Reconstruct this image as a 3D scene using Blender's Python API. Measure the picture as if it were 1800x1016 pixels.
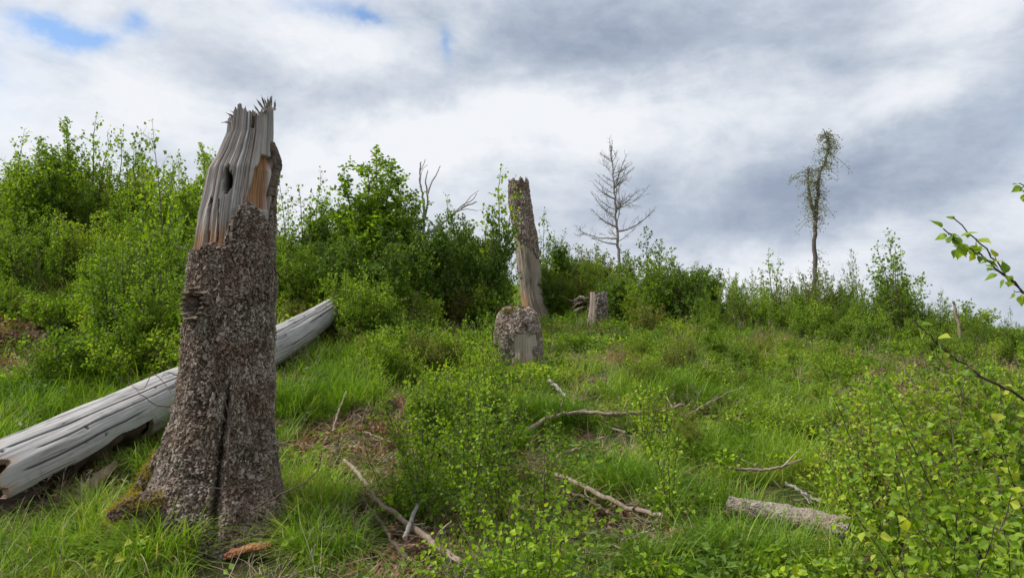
import bpy, math, random
import numpy as np
from mathutils import Vector

for o in list(bpy.data.objects):
    bpy.data.objects.remove(o, do_unlink=True)
SC = bpy.context.scene
COL = SC.collection
R = math.radians
PITCH = R(5.0)
FPX = 1300.0
EYE = 1.6

# ------------------------------------------------------------------ camera
cam_d = bpy.data.cameras.new("camera")
cam_d.sensor_width = 36.0
cam_d.lens = 26.0
cam_d.clip_end = 2000
cam_d.clip_start = 0.05
cam = bpy.data.objects.new("camera", cam_d)
COL.objects.link(cam)
cam.location = (0, 0, EYE)
cam.rotation_euler = (R(90) + PITCH, 0, 0)
SC.camera = cam

# ------------------------------------------------------------------ colour management, render
SC.view_settings.view_transform = 'Standard'
SC.view_settings.look = 'None'
SC.view_settings.exposure = 1.80
SC.view_settings.gamma = 1.0
SC.view_settings.use_curve_mapping = False
SC.render.engine = 'CYCLES'
SC.cycles.max_bounces = 6
SC.cycles.diffuse_bounces = 3
SC.cycles.glossy_bounces = 2
SC.cycles.transmission_bounces = 3
SC.cycles.use_denoising = True

# ------------------------------------------------------------------ sky
SUN_EL, SUN_AZ = 50.0, -88.0     # azimuth measured from the view direction, minus is to the left
world = bpy.data.worlds.new("World")
SC.world = world
world.use_nodes = True
wt = world.node_tree
wt.nodes.clear()


class NT:
    """small helper for node maths"""
    def __init__(s, tree): s.t = tree
    def n(s, typ, **kw):
        nd = s.t.nodes.new(typ)
        for k, v in kw.items(): setattr(nd, k, v)
        return nd
    def put(s, sock, v):
        if hasattr(v, 'links') or isinstance(v, bpy.types.NodeSocket): s.t.links.new(v, sock)
        else: sock.default_value = v
    def m(s, op, a, b=None, c=None, clamp=False):
        nd = s.n('ShaderNodeMath', operation=op); nd.use_clamp = clamp
        s.put(nd.inputs[0], a)
        if b is not None: s.put(nd.inputs[1], b)
        if c is not None: s.put(nd.inputs[2], c)
        return nd.outputs[0]
    def vm(s, op, a, b=None):
        nd = s.n('ShaderNodeVectorMath', operation=op)
        s.put(nd.inputs[0], a)
        if b is not None: s.put(nd.inputs[1], b)
        return nd.outputs[0]
    def noise(s, vec, scale, detail=4, rough=0.5, dist=0.0, dim='3D'):
        nd = s.n('ShaderNodeTexNoise'); nd.noise_dimensions = dim
        if vec is not None: s.put(nd.inputs['Vector'], vec)
        nd.inputs['Scale'].default_value = scale; nd.inputs['Detail'].default_value = detail
        nd.inputs['Roughness'].default_value = rough; nd.inputs['Distortion'].default_value = dist
        return nd.outputs['Fac'], nd.outputs['Color']
    def ramp(s, fac, stops, interp='LINEAR'):
        nd = s.n('ShaderNodeValToRGB'); cr = nd.color_ramp; cr.interpolation = interp
        while len(cr.elements) < len(stops): cr.elements.new(0.5)
        for e, (p, c) in zip(cr.elements, stops):
            e.position = p; e.color = (c[0], c[1], c[2], 1) if hasattr(c, '__len__') else (c, c, c, 1)
        s.put(nd.inputs[0], fac)
        return nd.outputs[0]
    def mix(s, f, a, b, blend='MIX'):
        nd = s.n('ShaderNodeMix', data_type='RGBA', blend_type=blend)
        for k, v in ((0, f), (6, a), (7, b)):
            if isinstance(v, tuple) and len(v) == 3: v = (*v, 1)
            s.put(nd.inputs[k], v)
        return nd.outputs[2]


W = NT(wt)
gen = W.n('ShaderNodeTexCoord').outputs['Generated']
nrm = W.vm('NORMALIZE', gen)
sep = W.n('ShaderNodeSeparateXYZ'); wt.links.new(nrm, sep.inputs[0])
DX, DY, DZ = sep.outputs
# warp of the cloud shapes
_, wc1 = W.noise(nrm, 3.6, 6, 0.62)
wsep = W.n('ShaderNodeSeparateXYZ'); wt.links.new(wc1, wsep.inputs[0])
az = W.m('MULTIPLY', W.m('ARCTAN2', DX, DY), 57.2958)
el = W.m('MULTIPLY', W.m('ARCSINE', DZ), 57.2958)
az = W.m('ADD', az, W.m('MULTIPLY', W.m('SUBTRACT', wsep.outputs[0], 0.5), 16.0))
el = W.m('ADD', el, W.m('MULTIPLY', W.m('SUBTRACT', wsep.outputs[1], 0.5), 9.0))


def px2az(px, py):
    x = (px - 900) / FPX; u = (508 - py) / FPX
    y = math.cos(PITCH) - u * math.sin(PITCH); z = math.sin(PITCH) + u * math.cos(PITCH)
    return math.degrees(math.atan2(x, y)), math.degrees(math.atan2(z, math.hypot(x, y)))


# banks of cloud: place in the sky, half sizes in degrees, tilt, weight (+ dark / - bright)
BANKS = [(1130, 45, 14, 4.2, -4, 1.0), (720, 165, 7, 2.4, 4, .8), (1620, 290, 11, 3.2, 14, .58),
         (1270, 360, 11, 4.2, 10, .5), (400, 120, 7, 3.0, -25, .26), (480, 185, 6, 3, 0, .25),
         (1690, 95, 9, 3.0, 10, .34), (1000, 340, 5, 3.4, 0, .25), (1760, 480, 7, 4.2, 0, .38), (640, 40, 9, 2, 0, .18),
         (150, 270, 9, 1.5, 0, .1), (1500, 330, 6, 3, 10, .18), (1480, 60, 6, 3, 20, .12),
         (60, 190, 9, 4, 0, -.34), (590, 110, 7, 2.6, -14, -.38), (840, 90, 3, 2.4, 0, -.25), (1060, 225, 13, 2.4, 3, -.5), (790, 260, 7, 2.2, 0, -.3),
         (1560, 190, 9, 1.8, 12, -.42), (1740, 8, 6, 2, 20, -.5), (560, 285, 6, 2.5, 0, -.32), (1320, 478, 10, 1.8, 0, -.42),
         (250, 190, 5, 2.6, 0, -.2), (1640, 400, 7, 1.2, 14, -.22), (1080, 150, 5, 1.6, 10, .12)]
acc = None
for (px, py, sa, se, tilt, w) in BANKS:
    a0, e0 = px2az(px, py)
    da = W.m('SUBTRACT', az, a0); de = W.m('SUBTRACT', el, e0)
    c, s_ = math.cos(R(tilt)), math.sin(R(tilt))
    u = W.m('DIVIDE', W.m('ADD', W.m('MULTIPLY', da, c), W.m('MULTIPLY', de, s_)), sa)
    v = W.m('DIVIDE', W.m('SUBTRACT', W.m('MULTIPLY', de, c), W.m('MULTIPLY', da, s_)), se)
    r2 = W.m('ADD', W.m('MULTIPLY', u, u), W.m('MULTIPLY', v, v))
    g = W.m('MULTIPLY', W.m('EXPONENT', W.m('MULTIPLY', r2, -1.0)), w)
    acc = g if acc is None else W.m('ADD', acc, g)
mp = W.n('ShaderNodeMapping'); wt.links.new(nrm, mp.inputs[0]); mp.inputs['Scale'].default_value = (1, 1, 2.1)
mp.inputs['Location'].default_value = (3.1, 1.7, 0.4)
f1, _ = W.noise(mp.outputs[0], 2.6, 8, 0.56, 0.35)
f2, _ = W.noise(mp.outputs[0], 11.0, 6, 0.6, 0.25)
dens = W.m('ADD', acc, W.m('MULTIPLY', W.m('SUBTRACT', f1, 0.5), 1.35))
dens = W.m('ADD', dens, W.m('MULTIPLY', W.m('SUBTRACT', f2, 0.5), 0.80))
f3, _ = W.noise(mp.outputs[0], 34.0, 5, 0.6, 0.2)
dens = W.m('ADD', dens, W.m('MULTIPLY', W.m('SUBTRACT', f3, 0.5), 0.26))
f4, _ = W.noise(mp.outputs[0], 6.0, 7, 0.62, 0.5)
dens = W.m('ADD', dens, W.m('MULTIPLY', W.m('SUBTRACT', f4, 0.5), 1.1))
dens = W.m('ADD', W.m('MULTIPLY', dens, .76), 0.24)
ccol = W.ramp(dens, [(0.0, (.85, .87, .91)), (0.18, (.765, .80, .86)), (0.40, (.62, .67, .75)), (0.66, (.46, .52, .62)), (1.0, (.31, .37, .48))], 'LINEAR')
# openings of blue
hole = None
for (px, py, sa, se, w) in [(95, 36, 1.7, .7, .95), (210, 20, 1.0, .6, .6), (640, 44, 1.3, .6, .7), (560, 22, 2.2, .8, .5), (795, 95, .8, 1.1, .5), (-300, 60, 5, 2, 1), (2300, 120, 6, 2, 1), (900, -400, 6, 3, 1)]:
    a0, e0 = px2az(px, py)
    u = W.m('DIVIDE', W.m('SUBTRACT', az, a0), sa * 1.3); v = W.m('DIVIDE', W.m('SUBTRACT', el, e0), se * 1.3)
    g = W.m('MULTIPLY', W.m('EXPONENT', W.m('MULTIPLY', W.m('ADD', W.m('MULTIPLY', u, u), W.m('MULTIPLY', v, v)), -1)), w)
    hole = g if hole is None else W.m('ADD', hole, g)
hole = W.m('MULTIPLY', hole, W.m('ADD', W.m('MULTIPLY', f2, 2.0), 0.25), clamp=True)
cover = W.m('SUBTRACT', 1.0, hole, clamp=True)
sky = W.n('ShaderNodeTexSky'); sky.sky_type = 'NISHITA'; sky.sun_disc = False
sky.sun_elevation = R(SUN_EL); sky.sun_rotation = R(SUN_AZ)
sky.air_density = 1.0; sky.dust_density = .3; sky.ozone_density = 2.5
b1 = W.n('ShaderNodeBackground'); wt.links.new(sky.outputs[0], b1.inputs[0]); b1.inputs[1].default_value = 0.05
b2 = W.n('ShaderNodeBackground'); wt.links.new(ccol, b2.inputs[0]); b2.inputs[1].default_value = 0.30
mx = W.n('ShaderNodeMixShader'); wt.links.new(cover, mx.inputs[0]); wt.links.new(b1.outputs[0], mx.inputs[1]); wt.links.new(b2.outputs[0], mx.inputs[2])
wo = W.n('ShaderNodeOutputWorld'); wt.links.new(mx.outputs[0], wo.inputs[0])
world.cycles.sampling_method = 'MANUAL'
world.cycles.sample_map_resolution = 256

sun_d = bpy.data.lights.new("sun", 'SUN')
sun_d.energy = 1.5
sun_d.angle = R(10)
sun_d.color = (1.0, .965, .90)
sun = bpy.data.objects.new("sun", sun_d)
COL.objects.link(sun)
_sd = Vector((math.sin(R(SUN_AZ)) * math.cos(R(SUN_EL)), math.cos(R(SUN_AZ)) * math.cos(R(SUN_EL)), math.sin(R(SUN_EL))))
sun.rotation_euler = _sd.to_track_quat('Z', 'Y').to_euler()

# ------------------------------------------------------------------ numeric helpers
rng = np.random.default_rng(7)


def _h(i, j, k, seed):
    with np.errstate(over='ignore'):
        x = (i.astype(np.int64) * 374761393 + j.astype(np.int64) * 668265263 + k.astype(np.int64) * 2147483647 + seed * 1274126177).astype(np.uint64)
        x = (x ^ (x >> np.uint64(13))) * np.uint64(1274126177)
        x = x ^ (x >> np.uint64(16))
        x = (x * np.uint64(2246822519)) & np.uint64(0xffffffff)
        x = x ^ (x >> np.uint64(15))
    return (x & np.uint64(0xffffff)).astype(np.float64) / 16777215.0


def vn(P, seed=0):
    P = np.asarray(P, float)
    i = np.floor(P).astype(np.int64); f = P - i; f = f * f * (3 - 2 * f)
    out = 0
    for a in (0, 1):
        for b in (0, 1):
            for c in (0, 1):
                w = (f[..., 0] if a else 1 - f[..., 0]) * (f[..., 1] if b else 1 - f[..., 1]) * (f[..., 2] if c else 1 - f[..., 2])
                out = out + w * _h(i[..., 0] + a, i[..., 1] + b, i[..., 2] + c, seed)
    return out


def fbm(P, seed=0, o=4):
    P = np.asarray(P, float); s = 0; a = .5; t = 0
    for k in range(o):
        s = s + a * vn(P * (2.03 ** k) + k * 7.7, seed + k); t += a; a *= .5
    return s / t


def worley(P, seed=0):
    P = np.asarray(P, float); i = np.floor(P).astype(np.int64)
    d1 = np.full(P.shape[:-1], 9.0); d2 = d1.copy(); cid = np.zeros(P.shape[:-1])
    for a in (-1, 0, 1):
        for b in (-1, 0, 1):
            for c in (-1, 0, 1):
                I, J, K = i[..., 0] + a, i[..., 1] + b, i[..., 2] + c
                q = np.stack([I + _h(I, J, K, seed), J + _h(I, J, K, seed + 1), K + _h(I, J, K, seed + 2)], -1)
                d = np.linalg.norm(P - q, axis=-1)
                n = d < d1
                d2 = np.where(n, d1, np.minimum(d2, d)); cid = np.where(n, _h(I, J, K, seed + 3), cid); d1 = np.where(n, d, d1)
    return d1, d2, cid


def sstep(a, b, x):
    t = np.clip((x - a) / (b - a), 0, 1)
    return t * t * (3 - 2 * t)


def nz(v):
    return v / np.maximum(np.linalg.norm(v, axis=-1, keepdims=True), 1e-9)


# ------------------------------------------------------------------ terrain height
_ZY = np.array([-60, -20, 0, 4.2, 5, 7.4, 9.75, 13, 16, 20, 24, 32, 60, 140, 400])
_ZZ = np.array([-3.2, -1.6, 0, .35, .45, .87, 1.31, 1.95, 2.55, 3.3, 3.55, 3.2, 1.5, -4, -8.0])


def base_z(x, y):
    # smooth interpolation of the slope's profile
    s = 0
    for dy, w in ((-.9, .2), (-.4, .3), (0, 0), (.4, .3), (.9, .2)):
        s = s + w * np.interp(y + dy, _ZY, _ZZ)
    k = np.clip((y - 4.3) * .028, 0, .2)
    fade = np.clip(1 - (np.abs(y) - 24) / 40, 0, 1)
    xl = 14 * np.tanh(np.maximum(-x, 0) / 14); xr = 16 * np.tanh(np.maximum(x, 0) / 16)
    s = s + xl * k * fade
    s = s - (xr * .033 + np.clip(y - 13, 0, 11) * xr * .012) * fade
    return s


def tz(x, y):
    x = np.asarray(x, float); y = np.asarray(y, float)
    z = base_z(x, y)
    P = np.stack([x, y, 0 * x], -1)
    near = np.clip(1 - np.hypot(x, y) / 70, 0, 1)
    z = z + (fbm(P * .55, 3, 3) - .5) * .42 * sstep(2, 9, np.hypot(x, y)) * near
    z = z + (fbm(P * 2.2, 9, 3) - .5) * .22 * near
    # the small bank below the left thicket and the one on the right shoulder
    return z


def ray(px, py):
    u = (508 - py) / FPX
    return np.array([(px - 900) / FPX, math.cos(PITCH) - u * math.sin(PITCH), math.sin(PITCH) + u * math.cos(PITCH)])


def at(px, py, y):
    """point seen in that direction at forward distance y"""
    r = ray(px, py)
    return np.array([0, 0, EYE]) + r * (y / r[1])


def ground(px, y):
    """ground point below the viewing column px at forward distance y"""
    x = (px - 900) / FPX * y
    return np.array([x, y, float(tz(x, y))])


def hit(px, py):
    """where the viewing ray meets the slope"""
    r = ray(px, py); t = np.linspace(1.5, 60, 2400)
    P = np.array([0, 0, EYE]) + t[:, None] * r
    b = np.where(P[:, 2] < tz(P[:, 0], P[:, 1]))[0]
    k = b[0] if len(b) else 700
    return np.array([P[k, 0], P[k, 1], float(tz(P[k, 0], P[k, 1]))])


# ------------------------------------------------------------------ mesh helpers
class Geo:
    def __init__(s): s.V = []; s.F = []; s.A = {}; s.n = 0
    def add(s, V, F, **at_):
        V = np.asarray(V, float).reshape(-1, 3); F = np.asarray(F, np.int64)
        if len(V) == 0 or len(F) == 0: return
        s.V.append(V); s.F.append(F + s.n); s.n += len(V)
        for k, v in at_.items():
            v = np.broadcast_to(np.asarray(v, float), (len(V),)) if np.ndim(v) < 2 else np.asarray(v)
            s.A.setdefault(k, []).append(v)
    def mesh(s, name, mat, smooth=False):
        me = bpy.data.meshes.new(name)
        V = np.concatenate(s.V); 
        me.vertices.add(len(V)); me.vertices.foreach_set('co', V.astype(np.float32).ravel())
        loops = np.concatenate([f.ravel() for f in s.F]); sizes = np.concatenate([np.full(len(f), f.shape[1]) for f in s.F])
        me.loops.add(len(loops)); me.loops.foreach_set('vertex_index', loops.astype(np.int32))
        me.polygons.add(len(sizes)); st = np.concatenate([[0], np.cumsum(sizes)[:-1]])
        me.polygons.foreach_set('loop_start', st.astype(np.int32))
        me.polygons.foreach_set('use_smooth', np.full(len(sizes), smooth))
        me.update(calc_edges=True)
        for k, v in s.A.items():
            v = np.concatenate(v)
            if v.ndim == 1:
                a = me.attributes.new(k, 'FLOAT', 'POINT'); a.data.foreach_set('value', v.astype(np.float32))
            else:
                a = me.attributes.new(k, 'FLOAT_VECTOR', 'POINT'); a.data.foreach_set('vector', v.astype(np.float32).ravel())
        me.materials.append(mat)
        me.validate()
        return me


def tag(o, label=None, cat=None, group=None, kind=None):
    if label: o['label'] = label
    if cat: o['category'] = cat
    if group: o['group'] = group
    if kind: o['kind'] = kind
    return o


def link(name, data, parent=None, loc=(0, 0, 0)):
    o = bpy.data.objects.new(name, data); COL.objects.link(o)
    o.location = loc
    if parent is not None: o.parent = parent
    return o


def empty(name, loc, label, cat, group=None):
    o = bpy.data.objects.new(name, None); COL.objects.link(o)
    o.empty_display_size = .2
    o.location = tuple(loc)
    return tag(o, label, cat, group)


def tube(g, P, r, k=6, tint=.5, cap=True, rough=0.0, seed=0):
    P = np.asarray(P, float); n = len(P)
    r = np.broadcast_to(np.asarray(r, float), (n,))
    T = np.gradient(P, axis=0); T = nz(T)
    up = np.array([0, 0, 1.0]) if abs(T[:, 2]).mean() < .8 else np.array([1.0, 0, 0])
    S = nz(np.cross(T, up)); U = np.cross(S, T)
    a = np.arange(k) / k * 2 * np.pi
    rr = r[:, None] * np.ones((1, k))
    if rough:
        q = np.stack([np.cos(a)[None] * 1.5 + 0 * rr, np.sin(a)[None] * 1.5 + 0 * rr, np.arange(n)[:, None] * .35 + 0 * rr], -1)
        rr = rr * (1 + rough * (fbm(q + seed * 3.3, seed, 3) - .5) * 2)
    V = P[:, None] + rr[..., None] * (np.cos(a)[None, :, None] * S[:, None] + np.sin(a)[None, :, None] * U[:, None])
    i = np.arange(n - 1)[:, None]; j = np.arange(k)[None]
    F = np.stack([i * k + j, i * k + (j + 1) % k, (i + 1) * k + (j + 1) % k, (i + 1) * k + j], -1).reshape(-1, 4)
    g.add(V.reshape(-1, 3), F, tint=tint)
    if cap:
        for e in (0, n - 1):
            idx = np.arange(k)
            Vc = np.concatenate([V[e], P[e][None]])
            Fc = np.stack([idx, (idx + 1) % k, np.full(k, k)], -1)
            g.add(Vc, Fc, tint=tint)


def smooth_path(pts, n=12, jit=0.0, seed=0):
    pts = np.asarray(pts, float); m = len(pts)
    t = np.linspace(0, m - 1, n); out = []
    for x in t:
        i = min(int(x), m - 2); f = x - i
        p0, p1, p2, p3 = pts[max(i - 1, 0)], pts[i], pts[i + 1], pts[min(i + 2, m - 1)]
        out.append(.5 * ((2 * p1) + (-p0 + p2) * f + (2 * p0 - 5 * p1 + 4 * p2 - p3) * f * f + (-p0 + 3 * p1 - 3 * p2 + p3) * f ** 3))
    out = np.array(out)
    if jit:
        r_ = np.random.default_rng(seed)
        j = r_.normal(0, jit, out.shape); j[0] = 0; j[-1] = 0
        out = out + j
    return out


# ------------------------------------------------------------------ leaves
_FAR = (np.array([[0, 0, 0], [.42, .42, .12], [0, 1, 0], [-.42, .42, .12]]), np.array([[0, 1, 2], [0, 2, 3]]))
_MID = (np.array([[0, 0, 0], [.34, .18, .1], [.44, .42, .13], [0, 1, -.08], [-.44, .42, .13], [-.34, .18, .1], [0, .45, 0]]),
        np.array([[0, 1, 6], [1, 2, 6], [2, 3, 6], [3, 4, 6], [4, 5, 6], [5, 0, 6]]))
_NAR = (np.array([[0, 0, 0], [.17, .4, .05], [0, 1, -.12], [-.17, .4, .05]]), np.array([[0, 1, 2], [0, 2, 3]]))
# near leaf: toothed birch outline with a folded midrib
_o = [(0, 0), (.10, .03), (.27, .10), (.30, .17), (.40, .22), (.38, .30), (.45, .36), (.38, .42), (.40, .50), (.29, .56), (.28, .65), (.17, .72), (.14, .81), (.05, .90), (0, 1.04)]
_nv = [(x, y, .16 * abs(x) + .05 * math.sin(y * 9) * x) for x, y in _o] + [(-x, y, .16 * abs(x)) for x, y in _o[1:-1]] + [(0, .3, -.02), (0, .6, -.03)]
_k = len(_o); _m = _k - 2; _c1, _c2 = _k + _m, _k + _m + 1
_nf = []
for q in range(_k - 1):
    c = _c1 if _o[q][1] < .45 else _c2
    _nf.append((q, q + 1, c))
    L = lambda t: 0 if t == 0 else (_k - 1 if t == _k - 1 else _k + t - 1)
    _nf.append((L(q + 1), L(q), c))
_nf += [(_o.index((.38, .42)), _o.index((.40, .50)), _c1)]
_nf = [f for f in _nf if len(set(f)) == 3]
_s1 = _o.index((.40, .50)); _nf += [(_c1, _s1, _c2), (_k + _s1 - 1, _c1, _c2)]
_NEAR = (np.array(_nv), np.array(_nf))


def leaves(g, P, A, size, kind=_FAR, rs=None, lift=.35, tint=None, width=1.0):
    """P positions, A directions of the leaves' midribs"""
    P = np.asarray(P, float); n = len(P)
    if n == 0: return
    A = nz(np.asarray(A, float))
    N = nz(np.array([0, 0, 1.0]) * lift + rs.normal(0, .6, (n, 3)))
    S = nz(np.cross(A, N)); N = np.cross(S, A)
    sz = np.broadcast_to(size, (n,)) * rs.uniform(.6, 1.25, n)
    T, F = kind
    V = P[:, None] + sz[:, None, None] * (T[None, :, 0, None] * S[:, None] * width + T[None, :, 1, None] * A[:, None] + T[None, :, 2, None] * N[:, None])
    FF = (F[None] + (np.arange(n) * len(T))[:, None, None]).reshape(-1, 3)
    if tint is None: tint = rs.uniform(0, 1, n)
    g.add(V.reshape(-1, 3), FF, tint=np.repeat(tint, len(T)))


def grow(rs, h, stems=5, spread=.35, side=.34, sidelen=.42, droop=0.0, leafgap=.035, leaf=.04, kind=_FAR, base_r=.012,
         width=1.0, start=.12, twig=True, fall=.5, upper_sparse=0.0, tube_k=4, basew=.12, bend=.1, lift=.35):
    """a many-stemmed young tree or bush; returns (stem geometry, leaf geometry)"""
    gs, gl = Geo(), Geo()
    LP, LA = [], []
    def put_leaves(Pth, f0=0.0, gap=leafgap, dens=1.0):
        seg = np.linalg.norm(np.diff(Pth, axis=0), axis=1); L = seg.sum()
        m = max(2, int(L * (1 - f0) / gap))
        t = rs.uniform(f0, 1, m) if m > 3 else np.linspace(f0, 1, m)
        t = t[rs.random(m) < dens]
        cum = np.concatenate([[0], np.cumsum(seg)]) / max(L, 1e-6)
        p = np.stack([np.interp(t, cum, Pth[:, c]) for c in range(3)], -1)
        d = nz(Pth[-1] - Pth[0])
        a = d * .5 + rs.normal(0, .75, (len(p), 3)); a[:, 2] -= fall * rs.random(len(p))
        a = nz(a)
        LP.append(p + a * leaf * .35); LA.append(a)
    for s in range(stems):
        az_ = rs.uniform(0, 2 * np.pi); out = np.array([math.cos(az_), math.sin(az_), 0])
        hh = h * (1.0 if s == 0 else rs.uniform(.55, .95))
        sp = spread * (rs.uniform(0, .35) if s == 0 else rs.uniform(.4, 1)) * hh
        p0 = out * rs.uniform(0, basew) * min(1, h)
        n = 9
        t = np.linspace(0, 1, n)[:, None]
        st = p0 + out * sp * t ** .8 + np.array([0, 0, hh]) * t
        st = st + np.cumsum(rs.normal(0, bend * hh / n, (n, 3)) * [1, 1, .3], axis=0)
        st[0] = p0 - [0, 0, .06]
        tube(gs, st, np.linspace(base_r * hh ** .7, base_r * .15, n), tube_k, tint=rs.random(), cap=False)
        nb = max(4, int(hh * side * 60))
        for b in range(nb):
            tt = start + (1 - start) * (b + rs.random()) / nb
            f = tt * (n - 1); i = min(int(f), n - 2); p = st[i] + (st[i + 1] - st[i]) * (f - i)
            ln = sidelen * hh * (1 - tt) ** .7 * rs.uniform(.5, 1.15) * (0.55 + .45 * min(1, tt / .35)) + .05
            a2 = rs.uniform(0, 2 * np.pi); el_ = rs.uniform(.35, .95)
            d = np.array([math.cos(a2), math.sin(a2), 0]) * math.cos(el_) + np.array([0, 0, math.sin(el_)])
            u = np.linspace(0, 1, 4)[:, None]
            q = p + d * ln * u + np.array([0, 0, -droop * ln]) * u ** 2 + rs.normal(0, .03 * ln, (4, 3)) * u
            tube(gs, q, np.linspace(base_r * .32 * (1 - tt * .5), .0012, 4), 3, tint=rs.random(), cap=False)
            dn = 1.0 - upper_sparse * tt
            put_leaves(q, .15, leafgap, dn)
            if twig and ln > .18:
                for w in range(int(ln / .09)):
                    f3 = rs.uniform(.2, .95); pp = p + (q[-1] - p) * f3
                    d3 = nz(d + rs.normal(0, .7, 3)); l3 = ln * .35 * rs.uniform(.5, 1.2)
                    q3 = np.array([pp, pp + d3 * l3 * .5, pp + d3 * l3 + [0, 0, -.1 * droop]])
                    tube(gs, q3, [.0018, .0014, .001], 3, tint=rs.random(), cap=False)
                    put_leaves(q3, .0, leafgap, dn)
        put_leaves(st[-3:], .1, leafgap * .8, 1 - .5 * upper_sparse)
    LP = np.concatenate(LP); LA = np.concatenate(LA)
    leaves(gl, LP, LA, leaf, kind, rs, lift, width=width)
    return gs, gl


# ------------------------------------------------------------------ materials
def new_mat(name):
    m = bpy.data.materials.new(name); m.use_nodes = True
    m.node_tree.nodes.clear()
    return m, NT(m.node_tree)


def attr(N, name, vec=False):
    a = N.n('ShaderNodeAttribute'); a.attribute_name = name
    return a.outputs['Vector'] if vec else a.outputs['Fac']


def bsdf(N, col, rough=.8, spec=.3, bump=None, bstr=.5, bdist=.01):
    p = N.n('ShaderNodeBsdfPrincipled'); N.put(p.inputs['Base Color'], col if not isinstance(col, tuple) else (*col, 1))
    N.put(p.inputs['Roughness'], rough); p.inputs['Specular IOR Level'].default_value = spec
    if bump is not None:
        b = N.n('ShaderNodeBump'); b.inputs['Strength'].default_value = bstr; b.inputs['Distance'].default_value = bdist
        N.put(b.inputs['Height'], bump); N.t.links.new(b.outputs[0], p.inputs['Normal'])
    return p.outputs[0]


def out(N, sh):
    o = N.n('ShaderNodeOutputMaterial'); N.t.links.new(sh, o.inputs[0])


def leaf_mat(name, stops, trans=.35, rough=.5, hue_rand=.25, tcol=1.35):
    m, N = new_mat(name)
    t = attr(N, 'tint')
    oi = N.n('ShaderNodeObjectInfo').outputs['Random']
    geo = N.n('ShaderNodeNewGeometry')
    big, _ = N.noise(geo.outputs['Position'], .55, 2, .5)
    f = N.m('ADD', N.m('MULTIPLY', t, .62), N.m('MULTIPLY', N.m('SUBTRACT', oi, .5), hue_rand))
    f = N.m('ADD', f, N.m('MULTIPLY', N.m('SUBTRACT', big, .5), 1.25))
    f = N.m('ADD', f, .19, clamp=True)
    stops = [(q_, (k_[0] * 1.08, k_[1] * (.98 if k_[1] > k_[0] * 1.2 else 1), k_[2] * 1.2 + .002)) for q_, k_ in stops]
    c = N.ramp(f, stops)
    p = bsdf(N, c, rough, .16)
    tr = N.n('ShaderNodeBsdfTranslucent')
    N.t.links.new(N.mix(1.0, c, (tcol * 1.05, tcol * 1.1, tcol * .35), 'MULTIPLY'), tr.inputs[0])
    mx_ = N.n('ShaderNodeMixShader'); mx_.inputs[0].default_value = trans
    N.t.links.new(p, mx_.inputs[1]); N.t.links.new(tr.outputs[0], mx_.inputs[2])
    out(N, mx_.outputs[0])
    return m


GREEN = [(0, (.045, .105, .018)), (.35, (.085, .185, .022)), (.7, (.14, .27, .030)), (1, (.23, .35, .045))]
M = {}
M['leaf'] = leaf_mat('shrub_leaf', [(0, (.045, .10, .008)), (.3, (.105, .20, .012)), (.62, (.175, .30, .016)), (.88, (.26, .38, .025)), (1, (.33, .36, .05))], trans=.44)
M['leaf_dark'] = leaf_mat('dark_leaf', [(0, (.04, .09, .011)), (.5, (.095, .18, .018)), (1, (.17, .28, .028))], trans=.32)
M['leaf_olive'] = leaf_mat('olive_leaf', [(0, (.08, .13, .014)), (.5, (.15, .21, .02)), (.8, (.21, .22, .035)), (1, (.24, .15, .06))])
M['leaf_birch'] = leaf_mat('birch_leaf', [(0, (.12, .15, .06)), (.5, (.22, .26, .12)), (1, (.34, .34, .20))], trans=.3)
M['leaf_lime'] = leaf_mat('fresh_birch_leaf', [(0, (.07, .15, .010)), (.35, (.17, .31, .014)), (.7, (.27, .42, .02)), (1, (.42, .48, .04))], trans=.42, rough=.42)
M['leaf_near'] = leaf_mat('near_birch_leaf', [(0, (.07, .15, .012)), (.4, (.14, .26, .018)), (.75, (.22, .35, .025)), (1, (.36, .42, .04))], trans=.4, rough=.4)
M['grass'] = leaf_mat('grass_blade', [(0, (.045, .11, .010)), (.35, (.11, .225, .014)), (.66, (.19, .33, .022)), (.84, (.28, .38, .04)), (.95, (.40, .35, .16)), (1, (.44, .37, .19))], trans=.33, rough=.45, hue_rand=.15)
M['straw'] = leaf_mat('dry_grass', [(0, (.20, .15, .07)), (.5, (.33, .26, .13)), (1, (.46, .39, .22))], trans=.2, rough=.7)
M['litter'] = leaf_mat('dead_leaf', [(0, (.09, .045, .025)), (.4, (.21, .11, .06)), (.75, (.33, .21, .12)), (1, (.42, .31, .20))], trans=.1, rough=.75)
M['moss'] = leaf_mat('moss_shoot', [(0, (.07, .065, .012)), (.5, (.21, .18, .02)), (1, (.38, .30, .035))], trans=.25, rough=.8)

# soil
m, N = new_mat('soil_and_litter')
pos = N.n('ShaderNodeNewGeometry').outputs['Position']
a_, _ = N.noise(pos, 1.3, 6, .6); b_, _ = N.noise(pos, 14, 6, .7); c_, _ = N.noise(pos, 70, 4, .7)
c1 = N.ramp(b_, [(.3, (.022, .016, .011)), (.5, (.07, .048, .03)), (.68, (.15, .105, .068))])
c2 = N.ramp(c_, [(.3, (.03, .035, .012)), (.55, (.055, .075, .02)), (.75, (.12, .11, .05))])
col = N.mix(N.ramp(a_, [(.42, 0.0), (.55, 1.0)]), c1, c2)
out(N, bsdf(N, col, .95, .1, N.m('ADD', b_, N.m('MULTIPLY', c_, .4)), .9, .05))
M['soil'] = m

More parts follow.
